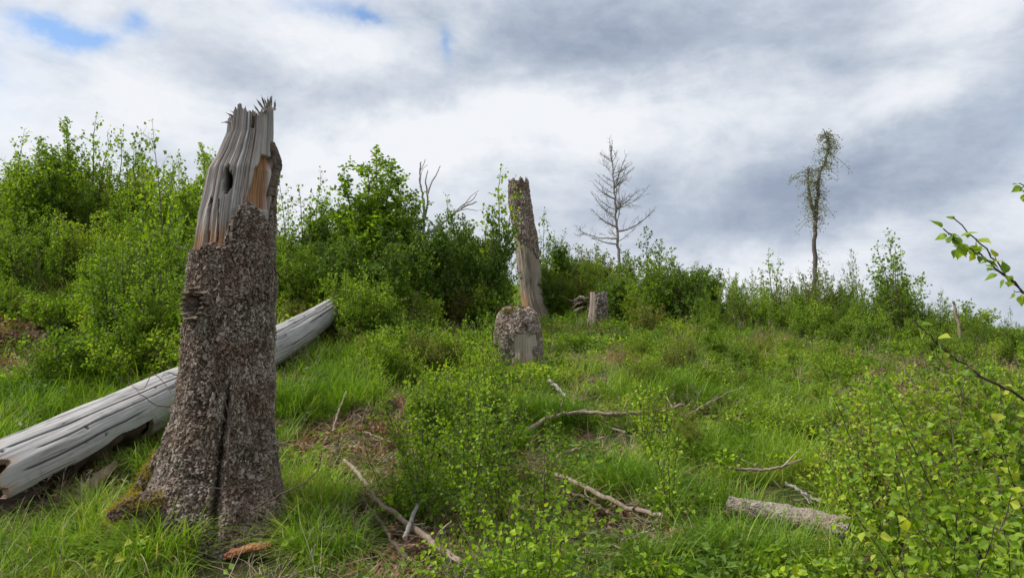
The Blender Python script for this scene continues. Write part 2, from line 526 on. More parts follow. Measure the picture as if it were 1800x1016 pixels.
# scaly spruce bark
m, N = new_mat('spruce_bark')
tc = N.n('ShaderNodeTexCoord').outputs['Object']
t = attr(N, 'tint'); e = attr(N, 'edge')
n1, _ = N.noise(tc, 26, 5, .65, .6); n2, _ = N.noise(tc, 90, 4, .7); n3, _ = N.noise(tc, 3.0, 3, .5)
vo = N.n('ShaderNodeTexVoronoi'); vo.inputs['Scale'].default_value = 60; N.t.links.new(N.vm('ADD', tc, N.vm('SCALE', N.noise(tc, 20, 3, .6)[1])), vo.inputs['Vector'])
f = N.m('ADD', N.m('MULTIPLY', t, .5), N.m('MULTIPLY', n1, .75)); f = N.m('ADD', f, N.m('MULTIPLY', N.m('SUBTRACT', n2, .5), .5)); f = N.m('SUBTRACT', f, .12)
low_, _ = N.noise(tc, 5.5, 4, .6)
f = N.m('ADD', f, N.m('MULTIPLY', N.m('SUBTRACT', low_, .5), .55))
lich, _ = N.noise(tc, 9.0, 5, .65, .4)
c = N.ramp(f, [(.10, (.018, .012, .009)), (.28, (.070, .050, .038)), (.45, (.165, .125, .100)), (.62, (.28, .235, .20)), (.85, (.43, .38, .335))])
c = N.mix(N.m('MULTIPLY', N.ramp(n3, [(.42, 0.0), (.62, 1.0)]), .34), c, (.24, .145, .095))
c = N.mix(N.m('MULTIPLY', N.ramp(lich, [(.56, 0.0), (.66, 1.0)]), .4), c, (.30, .31, .25))
c = N.mix(N.m('MULTIPLY', e, .85, clamp=True), c, (.020, .013, .010))
out(N, bsdf(N, c, .9, .2, N.m('ADD', n1, N.m('MULTIPLY', n2, .6)), .9, .012))
M['bark'] = m


# weathered bare wood; grain runs along the 'along' coordinate kept on the mesh
def wood_mat(name, pale, mid, dark, warm=(.34, .19, .10)):
    m, N = new_mat(name)
    uv = attr(N, 'grain', True)
    mpn = N.n('ShaderNodeMapping'); N.t.links.new(uv, mpn.inputs[0]); mpn.inputs['Scale'].default_value = (60, 60, 2.2)
    g1, _ = N.noise(mpn.outputs[0], 1.0, 6, .65, .4)
    mp2 = N.n('ShaderNodeMapping'); N.t.links.new(uv, mp2.inputs[0]); mp2.inputs['Scale'].default_value = (170, 170, 6)
    g2, _ = N.noise(mp2.outputs[0], 1.0, 4, .6, .2)
    b1_, _ = N.noise(uv, 5, 4, .6)
    f = N.m('ADD', N.m('MULTIPLY', g1, .7), N.m('MULTIPLY', g2, .35))
    c = N.ramp(f, [(.3, dark), (.5, mid), (.68, pale)])
    c = N.mix(N.ramp(b1_, [(.4, 0.0), (.75, .45)]), c, mid)
    mp3 = N.n('ShaderNodeMapping'); N.t.links.new(uv, mp3.inputs[0]); mp3.inputs['Scale'].default_value = (34, 34, .55)
    g3, _ = N.noise(mp3.outputs[0], 1.0, 3, .55, .25)
    ck = N.ramp(g3, [(.478, 0.0), (.492, 1.0), (.500, 1.0), (.514, 0.0)])
    mk, _ = N.noise(uv, 3.1, 3, .6)
    ck = N.m('MULTIPLY', ck, N.ramp(mk, [(.47, 0.0), (.56, .85)]))
    c = N.mix(ck, c, tuple(v * .35 for v in dark))
    f = N.m('SUBTRACT', f, N.m('MULTIPLY', ck, .6))
    st, _ = N.noise(uv, 1.9, 4, .65)
    c = N.mix(N.ramp(st, [(.45, 0.0), (.7, .35)]), c, tuple(v * 1.1 for v in dark))
    c = N.mix(attr(N, 'warm'), c, N.mix(g1, tuple(v * .45 for v in warm), tuple(min(1, v * 1.5) for v in warm)))
    c = N.mix(attr(N, 'rot'), c, (.012, .009, .008))  # decayed wood, plus the shade painted dark into slits, hollows and cracks
    out(N, bsdf(N, c, .82, .25, f, .7, .006))
    return m


M['wood'] = wood_mat('weathered_wood', (.54, .52, .51), (.36, .34, .335), (.12, .105, .10))
M['log'] = wood_mat('silver_log_wood', (.42, .41, .40), (.32, .31, .305), (.15, .14, .135))
M['pale'] = wood_mat('pale_dead_wood', (.42, .39, .34), (.27, .24, .20), (.11, .09, .07))
M['redwood'] = wood_mat('fresh_red_wood', (.42, .19, .10), (.30, .12, .06), (.14, .055, .03), (.34, .15, .08))


def twig_mat(name, stops, rough=.85):
    m, N = new_mat(name)
    tc = N.n('ShaderNodeTexCoord').outputs['Object']
    n1, _ = N.noise(tc, 30, 5, .7); n2, _ = N.noise(tc, 160, 3, .6)
    f = N.m('ADD', N.m('MULTIPLY', attr(N, 'tint'), .4), N.m('MULTIPLY', N.m('ADD', n1, N.m('MULTIPLY', n2, .3)), .6))
    out(N, bsdf(N, N.ramp(f, stops), rough, .2, N.m('ADD', n1, n2), .6, .004))
    return m


M['twig'] = twig_mat('brown_twig', [(.2, (.03, .02, .016)), (.5, (.085, .058, .045)), (.8, (.17, .125, .10))])
M['branch'] = twig_mat('dead_branch', [(.22, (.035, .025, .02)), (.42, (.13, .092, .068)), (.60, (.26, .20, .155)), (.85, (.45, .38, .31))])
M['grey_branch'] = twig_mat('grey_dead_branch', [(.25, (.08, .07, .062)), (.5, (.22, .20, .185)), (.8, (.40, .38, .36))])
M['birch_bark'] = twig_mat('birch_trunk_bark', [(.25, (.05, .044, .04)), (.45, (.11, .095, .085)), (.7, (.20, .18, .165)), (.95, (.36, .34, .32))])

# ------------------------------------------------------------------ ground
print('ground')
def warp(n, near, far):
    u = np.linspace(-1, 1, n)
    return np.sign(u) * (near * np.abs(u) + (far - near) * np.abs(u) ** 5)
gx = warp(360, 16, 500); gy = warp(420, 16, 500) + 8
X, Y = np.meshgrid(gx, gy)
Z = tz(X, Y)
g = Geo()
nx, ny = len(gx), len(gy)
i = np.arange(ny - 1)[:, None]; j = np.arange(nx - 1)[None]
F = np.stack([i * nx + j, i * nx + j + 1, (i + 1) * nx + j + 1, (i + 1) * nx + j], -1).reshape(-1, 4)
g.add(np.stack([X, Y, Z], -1).reshape(-1, 3), F)
o = link('ground', g.mesh('ground', M['soil'], True)); tag(o, 'grassy hillside sloping up to the left and away', None, None, 'structure')


# ------------------------------------------------------------------ trunks
def trunk(axis, rad, nth, nzz, top=None, lobes=(), rough=.012, seed=0, front_bias=True, nvert=None):
    """grid on a trunk: returns arrays th, s (0..1 along), P positions, N outward normals (horizontal frame)"""
    axis = np.asarray(axis, float)
    s = np.linspace(0, 1, nzz)
    A = smooth_path(axis, nzz)
    rad = np.interp(s, np.linspace(0, 1, len(rad)), rad)
    th = np.linspace(0, 2 * np.pi, nth, endpoint=False)
    T = nz(np.gradient(A, axis=0))
    ref = np.array([0, 1.0, 0]) if abs(T[:, 2]).mean() > .5 else np.array([0, 0, 1.0])
    S = nz(np.cross(T, ref)); U = np.cross(S, T)
    N_ = np.cos(th)[None, :, None] * S[:, None] + np.sin(th)[None, :, None] * U[:, None]
    return th, s, A, rad, N_


def grid_faces(nr, nc, keep=None):
    i = np.arange(nr - 1)[:, None]; j = np.arange(nc)[None]
    F = np.stack([i * nc + j, i * nc + (j + 1) % nc, (i + 1) * nc + (j + 1) % nc, (i + 1) * nc + j], -1)
    if keep is not None:
        F = F[keep]
    return F.reshape(-1, 4)


def bark_disp(P, seed=0, sc=1.0):
    """plates of scaly bark: displacement, plate tint, joint darkness"""
    Q = P * np.array([46, 46, 20.0]) * sc
    Q = Q + (np.stack([fbm(P * 30 * sc, seed + 1, 2), fbm(P * 30 * sc, seed + 2, 2), fbm(P * 30 * sc, seed + 4, 2)], -1) - .5) * 2.6
    d1, d2, cid = worley(Q, seed)
    _, _, cid2 = worley(P * 9 * sc + 5, seed + 20)
    e = 1 - sstep(.0, .22, d2 - d1)
    disp = (cid - .5) * .015 + (cid2 - .5) * .012 - e * .015 + (fbm(P * np.array([13, 13, 2.6]) * sc, seed + 15, 3) - .5) * .040 + (fbm(P * 60 * sc, seed + 9, 2) - .5) * .012
    return disp * .72 / sc ** .5, cid * .7 + cid2 * .3, e


print('main snag')
D0 = 5.0
base = at(402, 934, D0)
base[2] = float(tz(base[0], base[1]))
PXM = D0 / FPX


def snag_main():
    root = empty('broken_snag', base, 'tall broken snag with scaly bark and splintered grey top beside the fallen silver log', 'tree snag')
    # outline measured from the photograph: row, left edge, right edge
    rows = [(985, 240, 526), (940, 252, 512), (900, 263, 502), (862, 274, 494), (832, 283, 489), (764, 299, 481), (735, 308, 480), (705, 314, 480), (647, 322, 482), (583, 322, 485), (553, 324, 485), (446, 336, 486), (429, 339, 486),
            (380, 345, 486), (347, 353, 487), (305, 365, 487), (276, 382, 485), (239, 397, 484), (200, 401, 484), (160, 402, 484)]
    ax, rd = [], []
    for (py, l, r_) in rows:
        a = at((l + r_) / 2, py, D0); ax.append(a - base); rd.append((r_ - l) / 2 * PXM - .014 - .018 * (py > 330))
    ax = np.array(ax); rd = np.array(rd)
    zs = ax[:, 2]
    ztop = zs[-1]
    def fields(nzz, nth, z0, z1):
        z = np.linspace(z0, z1, nzz)
        cx = np.interp(z, zs, ax[:, 0]); cr = np.interp(z, zs, rd)
        th = np.linspace(0, 2 * np.pi, nth, endpoint=False)
        C = np.stack([cx, 0 * z, z], -1)
        Nn = np.stack([np.cos(th), np.sin(th), 0 * th], -1)
        return z, th, C, cr, Nn
    def radius(z, th, cr):
        Z_, T_ = np.meshgrid(z, th, indexing='ij')
        r = np.repeat(cr[:, None], len(th), 1)
        # rounded ribs and root buttresses
        low = np.exp(-np.maximum(Z_ + .1, 0) / .42)
        for (a, amp, w) in [(math.pi * 1.06, .05, .45), (-math.pi * .62, .07, .30), (-math.pi * .36, .05, .28), (-.15, .02, .4), (math.pi * .5, .15, .4), (-math.pi * .82, .08, .25)]:
            dd = np.angle(np.exp(1j * (T_ - a)))
            r = r + amp * low * np.exp(-(dd / w) ** 2)
        # furrow between two buttresses on the front right
        dd = np.angle(np.exp(1j * (T_ + math.pi * .40 - .10 * Z_)))
        fur = np.exp(-(dd / .055) ** 2) * sstep(1.02, .75, Z_) * sstep(-.05, .15, Z_)
        r = r - .07 * fur
        P = np.stack([np.cos(T_) * 1.0, np.sin(T_) * 1.0, Z_], -1)
        r = r + (fbm(P * 1.6, 5, 3) - .5) * .07 * (r / .33)
        return r, Z_, T_, P, fur
    # photograph rows/columns to local coordinates
    def L(px, py):
        a = at(px, py, D0 - .25) - base
        return a[0] * 1.05, a[2]
    # upper edge of the bark as height for each local x (front), continued round the back
    ex = [(325, 438), (345, 436), (360, 432), (392, 428), (397, 400), (403, 378), (418, 358), (436, 352), (446, 372), (455, 392), (470, 398), (486, 402), (500, 380)]
    eX = np.array([L(*e)[0] for e in ex]); eZ = np.array([L(*e)[1] for e in ex])
    def bark_edge(Xl, T_):
        front = np.interp(Xl, eX, eZ)
        back = L(400, 330)[1] + .12 * np.sin(T_ * 3) 
        w = sstep(-.15, .25, np.sin(T_))
        strip = np.exp(-((np.angle(np.exp(1j * (T_ - .22)))) / .20) ** 2) * (L(0, 330)[1] - L(0, 400)[1])
        return front * (1 - w) + back * w + strip * (1 - w * .6)
    # ---- bark
    z, th, C, cr, Nn = fields(560, 400, -.15, L(0, 235)[1])
    r, Z_, T_, P, fur = radius(z, th, cr)
    Pw = C[:, None] + r[..., None] * Nn[None]
    disp, cid, e = bark_disp(Pw, 11)
    edge = bark_edge(Pw[..., 0], T_) + (fbm(Pw * 16, 31, 3) - .5) * .10 + (fbm(Pw * 45, 32, 2) - .5) * .05
    mgn = edge - Z_
    holes = fbm(Pw * np.array([10, 10, 7]), 77, 3)
    upper = np.exp(-((Z_ - L(0, 430)[1]) / .25) ** 2)
    off = .030 * sstep(-.002, .016, mgn) - .012
    # old wound on the left with curled edges
    wx, wz = L(347, 536)
    wd = np.hypot((Pw[..., 0] - wx) / .065, (Z_ - wz) / .085); fr = np.sin(T_) < .25
    wound = np.where(fr, 1 - sstep(.55, 1.0, wd), 0); rim = np.where(fr, np.exp(-((wd - 1.12) / .25) ** 2), 0)
    rimr = rim * (.03 + .02 * np.sin(Z_ * 190))
    rr = r + off + disp - wound * .11 + rimr + (fbm(P * np.array([5, 5, 3.]), 8, 3) - .5) * .03
    Pw = C[:, None] + rr[..., None] * Nn[None]
    keep = (mgn > -.004)
    kf = keep[:-1] & keep[1:] & np.roll(keep, -1, 1)[:-1] & np.roll(keep, -1, 1)[1:]
    g = Geo(); g.add(Pw.reshape(-1, 3), grid_faces(len(z), len(th), kf), tint=cid.ravel(), edge=np.clip(e * .8 + fur * .7 + wound, 0, 1).ravel())
    b = link('bark', g.mesh('snag_bark', M['bark'], False), root)
    # ---- bare wood core
    z, th, C, cr, Nn = fields(460, 380, L(0, 520)[1], L(0, 136)[1])
    r, Z_, T_, P, fur = radius(z, th, cr)
    X0 = C[:, 0][:, None] + r * np.cos(T_)
    # ragged top: height for each x on the front rim
    tx = [(395, 204), (403, 199), (413, 197), (424, 199), (434, 203), (440, 205), (444, 196), (450, 192), (455, 184), (463, 180), (470, 181), (478, 178), (486, 178)]
    tX = np.array([L(*q)[0] for q in tx]); tZ = np.array([L(*q)[1] for q in tx])
    ft = np.interp(X0, tX, tZ)
    q = np.stack([np.cos(T_) * 7, np.sin(T_) * 7, 0 * Z_], -1)
    rim_h = ft + (fbm(q * .7, 41, 3) - .5) * .16 + (vn(q * 5, 42) - .5) * .018 - .06 * sstep(0, 1, np.sin(T_)) + .045 + .075 * sstep(-.02, .14, X0 - .12)
    ang = np.stack([np.cos(T_) * 13, np.sin(T_) * 13, Z_ * 1.0], -1)
    gr = fbm(ang * [1, 1, .6], 51, 4)
    grf = fbm(ang * [3, 3, 1.0], 52, 3)
    groove = sstep(.56, .70, fbm(ang * [1.0, 1.0, .35] + 9, 55, 3))
    rr = r - .004 + (gr - .5) * .026 + (grf - .5) * .018 - groove * .010 + (fbm(ang * [.35, .35, 3.2], 57, 3) - .5) * .022
    # features in the photograph: slit hole, rotten wedge, hollow in the rim
    def seg(px0, py0, px1, py1, w0, w1):
        x0, z0_ = L(px0, py0); x1, z1_ = L(px1, py1)
        t = np.clip((Z_ - z0_) / (z1_ - z0_), 0, 1)
        cxx = x0 + (x1 - x0) * t; w = (w0 + (w1 - w0) * t) * PXM
        inside = sstep(-.012, .012, Z_ - min(z0_, z1_)) * sstep(-.012, .012, max(z0_, z1_) - Z_)
        w = w * np.sin(np.pi * np.clip(t, .04, .96)) ** .45 if px0 == 394 else w
        jit = (fbm(ang * [1, 1, 2], 61, 3) - .5) * 9 * PXM
        return (1 - sstep(w * .8, w * 1.15 + .002, np.abs(X0 + jit - cxx))) * inside * (np.sin(T_) < 0)
    slit = seg(394, 338, 397, 288, 8, 6)
    wedge = seg(437, 360, 453, 262, 14, 5)
    wedge2 = seg(430, 358, 442, 330, 5, 3)
    wedge = np.maximum(wedge, wedge2)
    hol = seg(433, 215, 434, 196, 3.5, 3.5)
    lg = seg(365, 428, 366, 345, 2.2, 1.6); lg2 = seg(382, 425, 380, 350, 1.6, 1.3); rg = seg(469, 398, 468, 300, 1.8, 1.4); rg2 = seg(401, 390, 408, 365, 4, 3)
    rr = rr - .09 * slit - .032 * wedge - .05 * hol - .03 * (lg + lg2 + rg)
    warm = np.clip(wedge * 1.0 + sstep(L(0, 375)[1], L(0, 425)[1], Z_) * (.25 + 1.1 * (fbm(ang * [.7, .7, .5], 71, 3))) * .9, 0, 1)
    warm = np.clip(warm + .3 * sstep(.5, .7, fbm(ang * [.5, .5, .4] + 4, 72, 3)), 0, 1)
    recess_shade = np.clip(slit * 1.0 + hol * .8 + (lg + lg2 + rg) * .7 + rg2 * .3 + groove * .25, 0, 1)  # near-black painted into slit, rim hollow and grooves as their shade
    # clip the rows above the rim by sinking them to the rim height
    zz = np.minimum(Z_, rim_h)
    over = Z_ > rim_h + .004
    Pw = C[:, None] * [1, 1, 0] + rr[..., None] * Nn[None]
    Pw[..., 2] = zz
    keep = ~over
    kf = keep[:-1] | keep[1:]
    kf = kf & (np.roll(kf, -1, 1))
    grain = np.stack([np.cos(T_) * .33, np.sin(T_) * .33, Z_], -1)
    g = Geo()
    g.add(Pw.reshape(-1, 3), grid_faces(len(z), len(th), kf), warm=warm.ravel(), rot=recess_shade.ravel(), grain=grain.reshape(-1, 3), tint=0)
    w = link('bare_wood', g.mesh('snag_wood', M['wood'], False), root)
    # inside of the broken top: rough bowl from the rim down
    rimr_ = np.array([np.interp(rim_h[-1, k], z, rr[:, k]) for k in range(len(th))])
    rimz = np.minimum(rim_h[-1], z[-1])
    g = Geo(); rings = []
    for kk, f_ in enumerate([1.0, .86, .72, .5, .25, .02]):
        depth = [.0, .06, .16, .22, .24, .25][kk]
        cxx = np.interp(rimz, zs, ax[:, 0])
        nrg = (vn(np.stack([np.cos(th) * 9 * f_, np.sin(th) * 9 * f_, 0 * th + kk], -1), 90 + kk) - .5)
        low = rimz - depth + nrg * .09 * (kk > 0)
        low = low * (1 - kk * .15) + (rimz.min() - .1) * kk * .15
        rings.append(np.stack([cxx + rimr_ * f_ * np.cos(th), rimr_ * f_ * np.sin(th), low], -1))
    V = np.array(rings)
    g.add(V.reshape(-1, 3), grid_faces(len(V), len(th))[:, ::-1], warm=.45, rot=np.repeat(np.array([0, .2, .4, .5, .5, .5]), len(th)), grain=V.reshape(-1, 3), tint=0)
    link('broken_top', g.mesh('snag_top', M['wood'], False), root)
    # splinters standing out of the rim
    def splinter(p0, p1, w, lab=None):
        a = at(p0[0] + (p0[0] - p1[0]) * .6, p0[1] + 10, D0 - .1) - base; b_ = at(*p1, D0 - .12) - base
        d = nz(b_ - a); s_ = nz(np.cross(d, [0, 1, 0]))
        g = Geo(); V = []; n = 7
        for q_ in range(n):
            t = q_ / (n - 1); c_ = a + (b_ - a) * t + np.array([0, .012 * math.sin(t * 5), 0])
            ww = w * 1.5 * (1 - t) ** .8 * (1 + .35 * math.sin(q_ * 2.1)); 
            V += [c_ - s_ * ww, c_ + np.array([0, -.35 * w, 0]), c_ + s_ * ww, c_ + np.array([0, .5 * w, 0])]
        V = np.array(V); Fq = grid_faces(n, 4)
        g.add(V, Fq, warm=.15, rot=0.1, grain=V * [1, 1, 1], tint=0)
        link('splinter', g.mesh('splinter', M['wood']), root)
    for s_ in [((408, 202), (390, 217), .012), ((414, 202), (397, 199), .010), ((421, 200), (404, 195), .008), ((460, 186), (451, 174), .009), ((464, 184), (460, 167), .008), ((472, 186), (471, 170), .010), ((476, 184), (479, 168), .007), ((444, 205), (432, 198), .010), ((482, 184), (485, 176), .009), ((453, 192), (446, 184), .007), ((468, 182), (465, 172), .006)]:
        splinter(*s_)
    # loose bark flakes: curled scales standing off the trunk (too many to pick apart)
    rs = np.random.default_rng(3)
    g = Geo(); n = 2000
    thf = rs.uniform(-math.pi, math.pi, n); zf = rs.uniform(.0, L(0, 345)[1], n)
    crf = np.interp(zf, zs, rd); cxf = np.interp(zf, zs, ax[:, 0])
    # sample the built bark for the surface radius
    zb, thb, Cb, crb, Nb = fields(200, 180, -.15, L(0, 235)[1]); rb, Zb, Tb, Pb, _ = radius(zb, thb, crb)
    iz = np.clip(((zf - zb[0]) / (zb[-1] - zb[0]) * 199).astype(int), 0, 199); it = ((thf % (2 * math.pi)) / (2 * math.pi) * 180).astype(int) % 180
    rf = rb[iz, it] + .022
    pos_ = np.stack([cxf + rf * np.cos(thf), rf * np.sin(thf), zf], -1)
    ok = zf < bark_edge(pos_[:, 0], thf) - .03
    pos_ = pos_[ok]; thf = thf[ok]; n = len(pos_)
    on = np.stack([np.cos(thf), np.sin(thf), 0 * thf], -1); tang = np.stack([-np.sin(thf), np.cos(thf), 0 * thf], -1)
    a_ = rs.uniform(0, 2 * math.pi, n); lenf = rs.uniform(.005, .015, n)
    ax_ = nz(np.cos(a_)[:, None] * tang + np.sin(a_)[:, None] * np.array([0, 0, 1.0]) + on * rs.uniform(.0, .45, n)[:, None])
    sd = nz(np.cross(ax_, on)); nn = np.cross(sd, ax_)
    Tm = np.array([[-.5, 0, 0], [.5, 0, 0], [.62, .5, .16], [.25, 1, .3], [-.35, .9, .34], [-.6, .45, .14]])
    V = pos_[:, None] + lenf[:, None, None] * (Tm[None, :, 0, None] * sd[:, None] * .8 + Tm[None, :, 1, None] * ax_[:, None] + Tm[None, :, 2, None] * nn[:, None])
    Ff = np.array([[0, 1, 2, 5], [5, 2, 3, 4]])
    g.add(V.reshape(-1, 3), (Ff[None] + (np.arange(n) * 6)[:, None, None]).reshape(-1, 4), tint=np.repeat(rs.uniform(.2, 1, n), 6), edge=0)
    fl = link('bark_flakes', g.mesh('bark_flakes', M['bark']), root); fl['kind'] = 'stuff'
    # dark bark slab still hanging on the right edge
    g = Geo()
    pts = [(482, 250), (488, 268), (492, 286), (489, 305), (484, 325), (483, 345)]
    P3 = np.array([at(*p, D0 + .02) - base for p in pts]); P3 = smooth_path(P3, 26)
    n = len(P3); V = []
    for k in range(n):
        wv = .004 + .016 * math.sin(k / n * 3.1) * (1 + .5 * (rs.random() - .5))
        V += [P3[k] + [-.03, -.05, 0], P3[k] + [wv * .35 + rs.uniform(-.006, .006), -wv * .5, 0], P3[k] + [wv * .5, wv, 0], P3[k] + [-.03, .05, 0]]
    g.add(np.array(V), grid_faces(n, 4), tint=np.repeat(rs.uniform(0, .4, n), 4), edge=.35)
    link('bark_slab', g.mesh('bark_slab', M['bark']), root)['label'] = 'dark loose strip of bark on the right edge'
    # mossy roots, one running out to the left, one below it
    def mossy_root(pts, rad_, seed, moss_n, moss_side):
        P3 = smooth_path(np.array([np.array(p) for p in pts]) - base, 40)
        g = Geo(); k = 40; n = len(P3)
        T = nz(np.gradient(P3, axis=0)); S = nz(np.cross(T, [0, 0, 1.0])); U = np.cross(S, T)
        a = np.arange(k) / k * 2 * np.pi
        rr_ = np.interp(np.linspace(0, 1, n), np.linspace(0, 1, len(rad_)), rad_)[:, None] * np.ones((1, k))
        D = np.cos(a)[None, :, None] * S[:, None] + np.sin(a)[None, :, None] * U[:, None]
        V = P3[:, None] + rr_[..., None] * D
        dp, cid_, e_ = bark_disp(V, seed)
        V = V + D * (dp + (fbm(V * 6, seed + 5, 3) - .5) * .05)[..., None]
        g.add(V.reshape(-1, 3), grid_faces(n, k), tint=cid_.ravel() * .7, edge=e_.ravel())
        ro = link('root', g.mesh('root', M['bark']), root)
        # moss cushions
        gm = Geo(); up = (D[..., 2] > -.15) & (np.cos(a)[None] * moss_side > -.85)
        idx = np.argwhere(up); pick = idx[rs.integers(0, len(idx), moss_n)]
        pp = V[pick[:, 0], pick[:, 1]] + rs.normal(0, .012, (moss_n, 3)); dd_ = D[pick[:, 0], pick[:, 1]]
        keepm = fbm(pp * 9, seed + 8, 3) > .41
        pp = pp[keepm]; dd_ = dd_[keepm]
        leaves(gm, pp, nz(dd_ * .5 + rs.normal(0, .6, pp.shape)), .014, _NAR, rs, .3, width=1.3)
        mo = link('moss', gm.mesh('moss', M['moss']), ro); mo['kind'] = 'stuff'
    hv = lambda px, py, y, dz=.0: at(px, py, y) + np.array([0, 0, dz])
    mossy_root([hv(320, 800, 4.98), hv(290, 812, 4.95), hv(262, 840, 4.92), hv(235, 880, 4.9)], [.12, .09, .06, .03], 21, 3600, -1)
    mossy_root([hv(340, 892, 4.85), hv(285, 886, 4.68), hv(235, 892, 4.55), hv(190, 912, 4.48)], [.14, .10, .07, .03], 24, 4200, -1)
    # thin dead stems leaning on the trunk
    def stem(pts, w, jd=4.55, n=16, sd=0):
        P3 = smooth_path(np.array([at(px, py, y) - base for px, py, y in pts]), n, .004, sd)
        g = Geo(); tube(g, P3, np.linspace(w, w * .35, n), 5, tint=.3)
        return link('dead_twig', g.mesh('dead_twig', M['twig']), root)
    stem([(402, 850, 4.5), (400, 800, 4.50), (405, 745, 4.58), (410, 690, 4.60), (408, 640, 4.60)], .009, sd=1)
    stem([(406, 745, 4.57), (392, 690, 4.6), (378, 640, 4.62), (370, 590, 4.62)], .005, sd=2)
    stem([(396, 740, 4.57), (380, 680, 4.6), (350, 640, 4.66), (330, 610, 4.8)], .0045, sd=3)
    stem([(408, 690, 4.58), (425, 640, 4.6), (440, 600, 4.62)], .004, sd=4)
    stem([(445, 895, 4.42), (490, 870, 4.4), (530, 850, 4.4), (560, 826, 4.42), (566, 800, 4.44)], .006, sd=5)
    stem([(286, 850, 4.5), (350, 855, 4.42), (420, 858, 4.4), (500, 842, 4.42)], .004, sd=6)
    stem([(360, 520, 4.66), (375, 545, 4.66), (378, 575, 4.66)], .004, sd=7)
    stem([(410, 540, 4.62), (395, 580, 4.63), (388, 620, 4.62)], .003, sd=8)
    stem([(345, 770, 4.55), (375, 800, 4.5), (395, 822, 4.5)], .003, sd=9)
    stem([(310, 435, 4.75), (345, 440, 4.65), (362, 448, 4.66)], .005, sd=10)
    stem([(480, 462, 4.8), (492, 464, 4.8)], .005, sd=11)
    return root


snag_main()

# ------------------------------------------------------------------ fallen log
print('log')


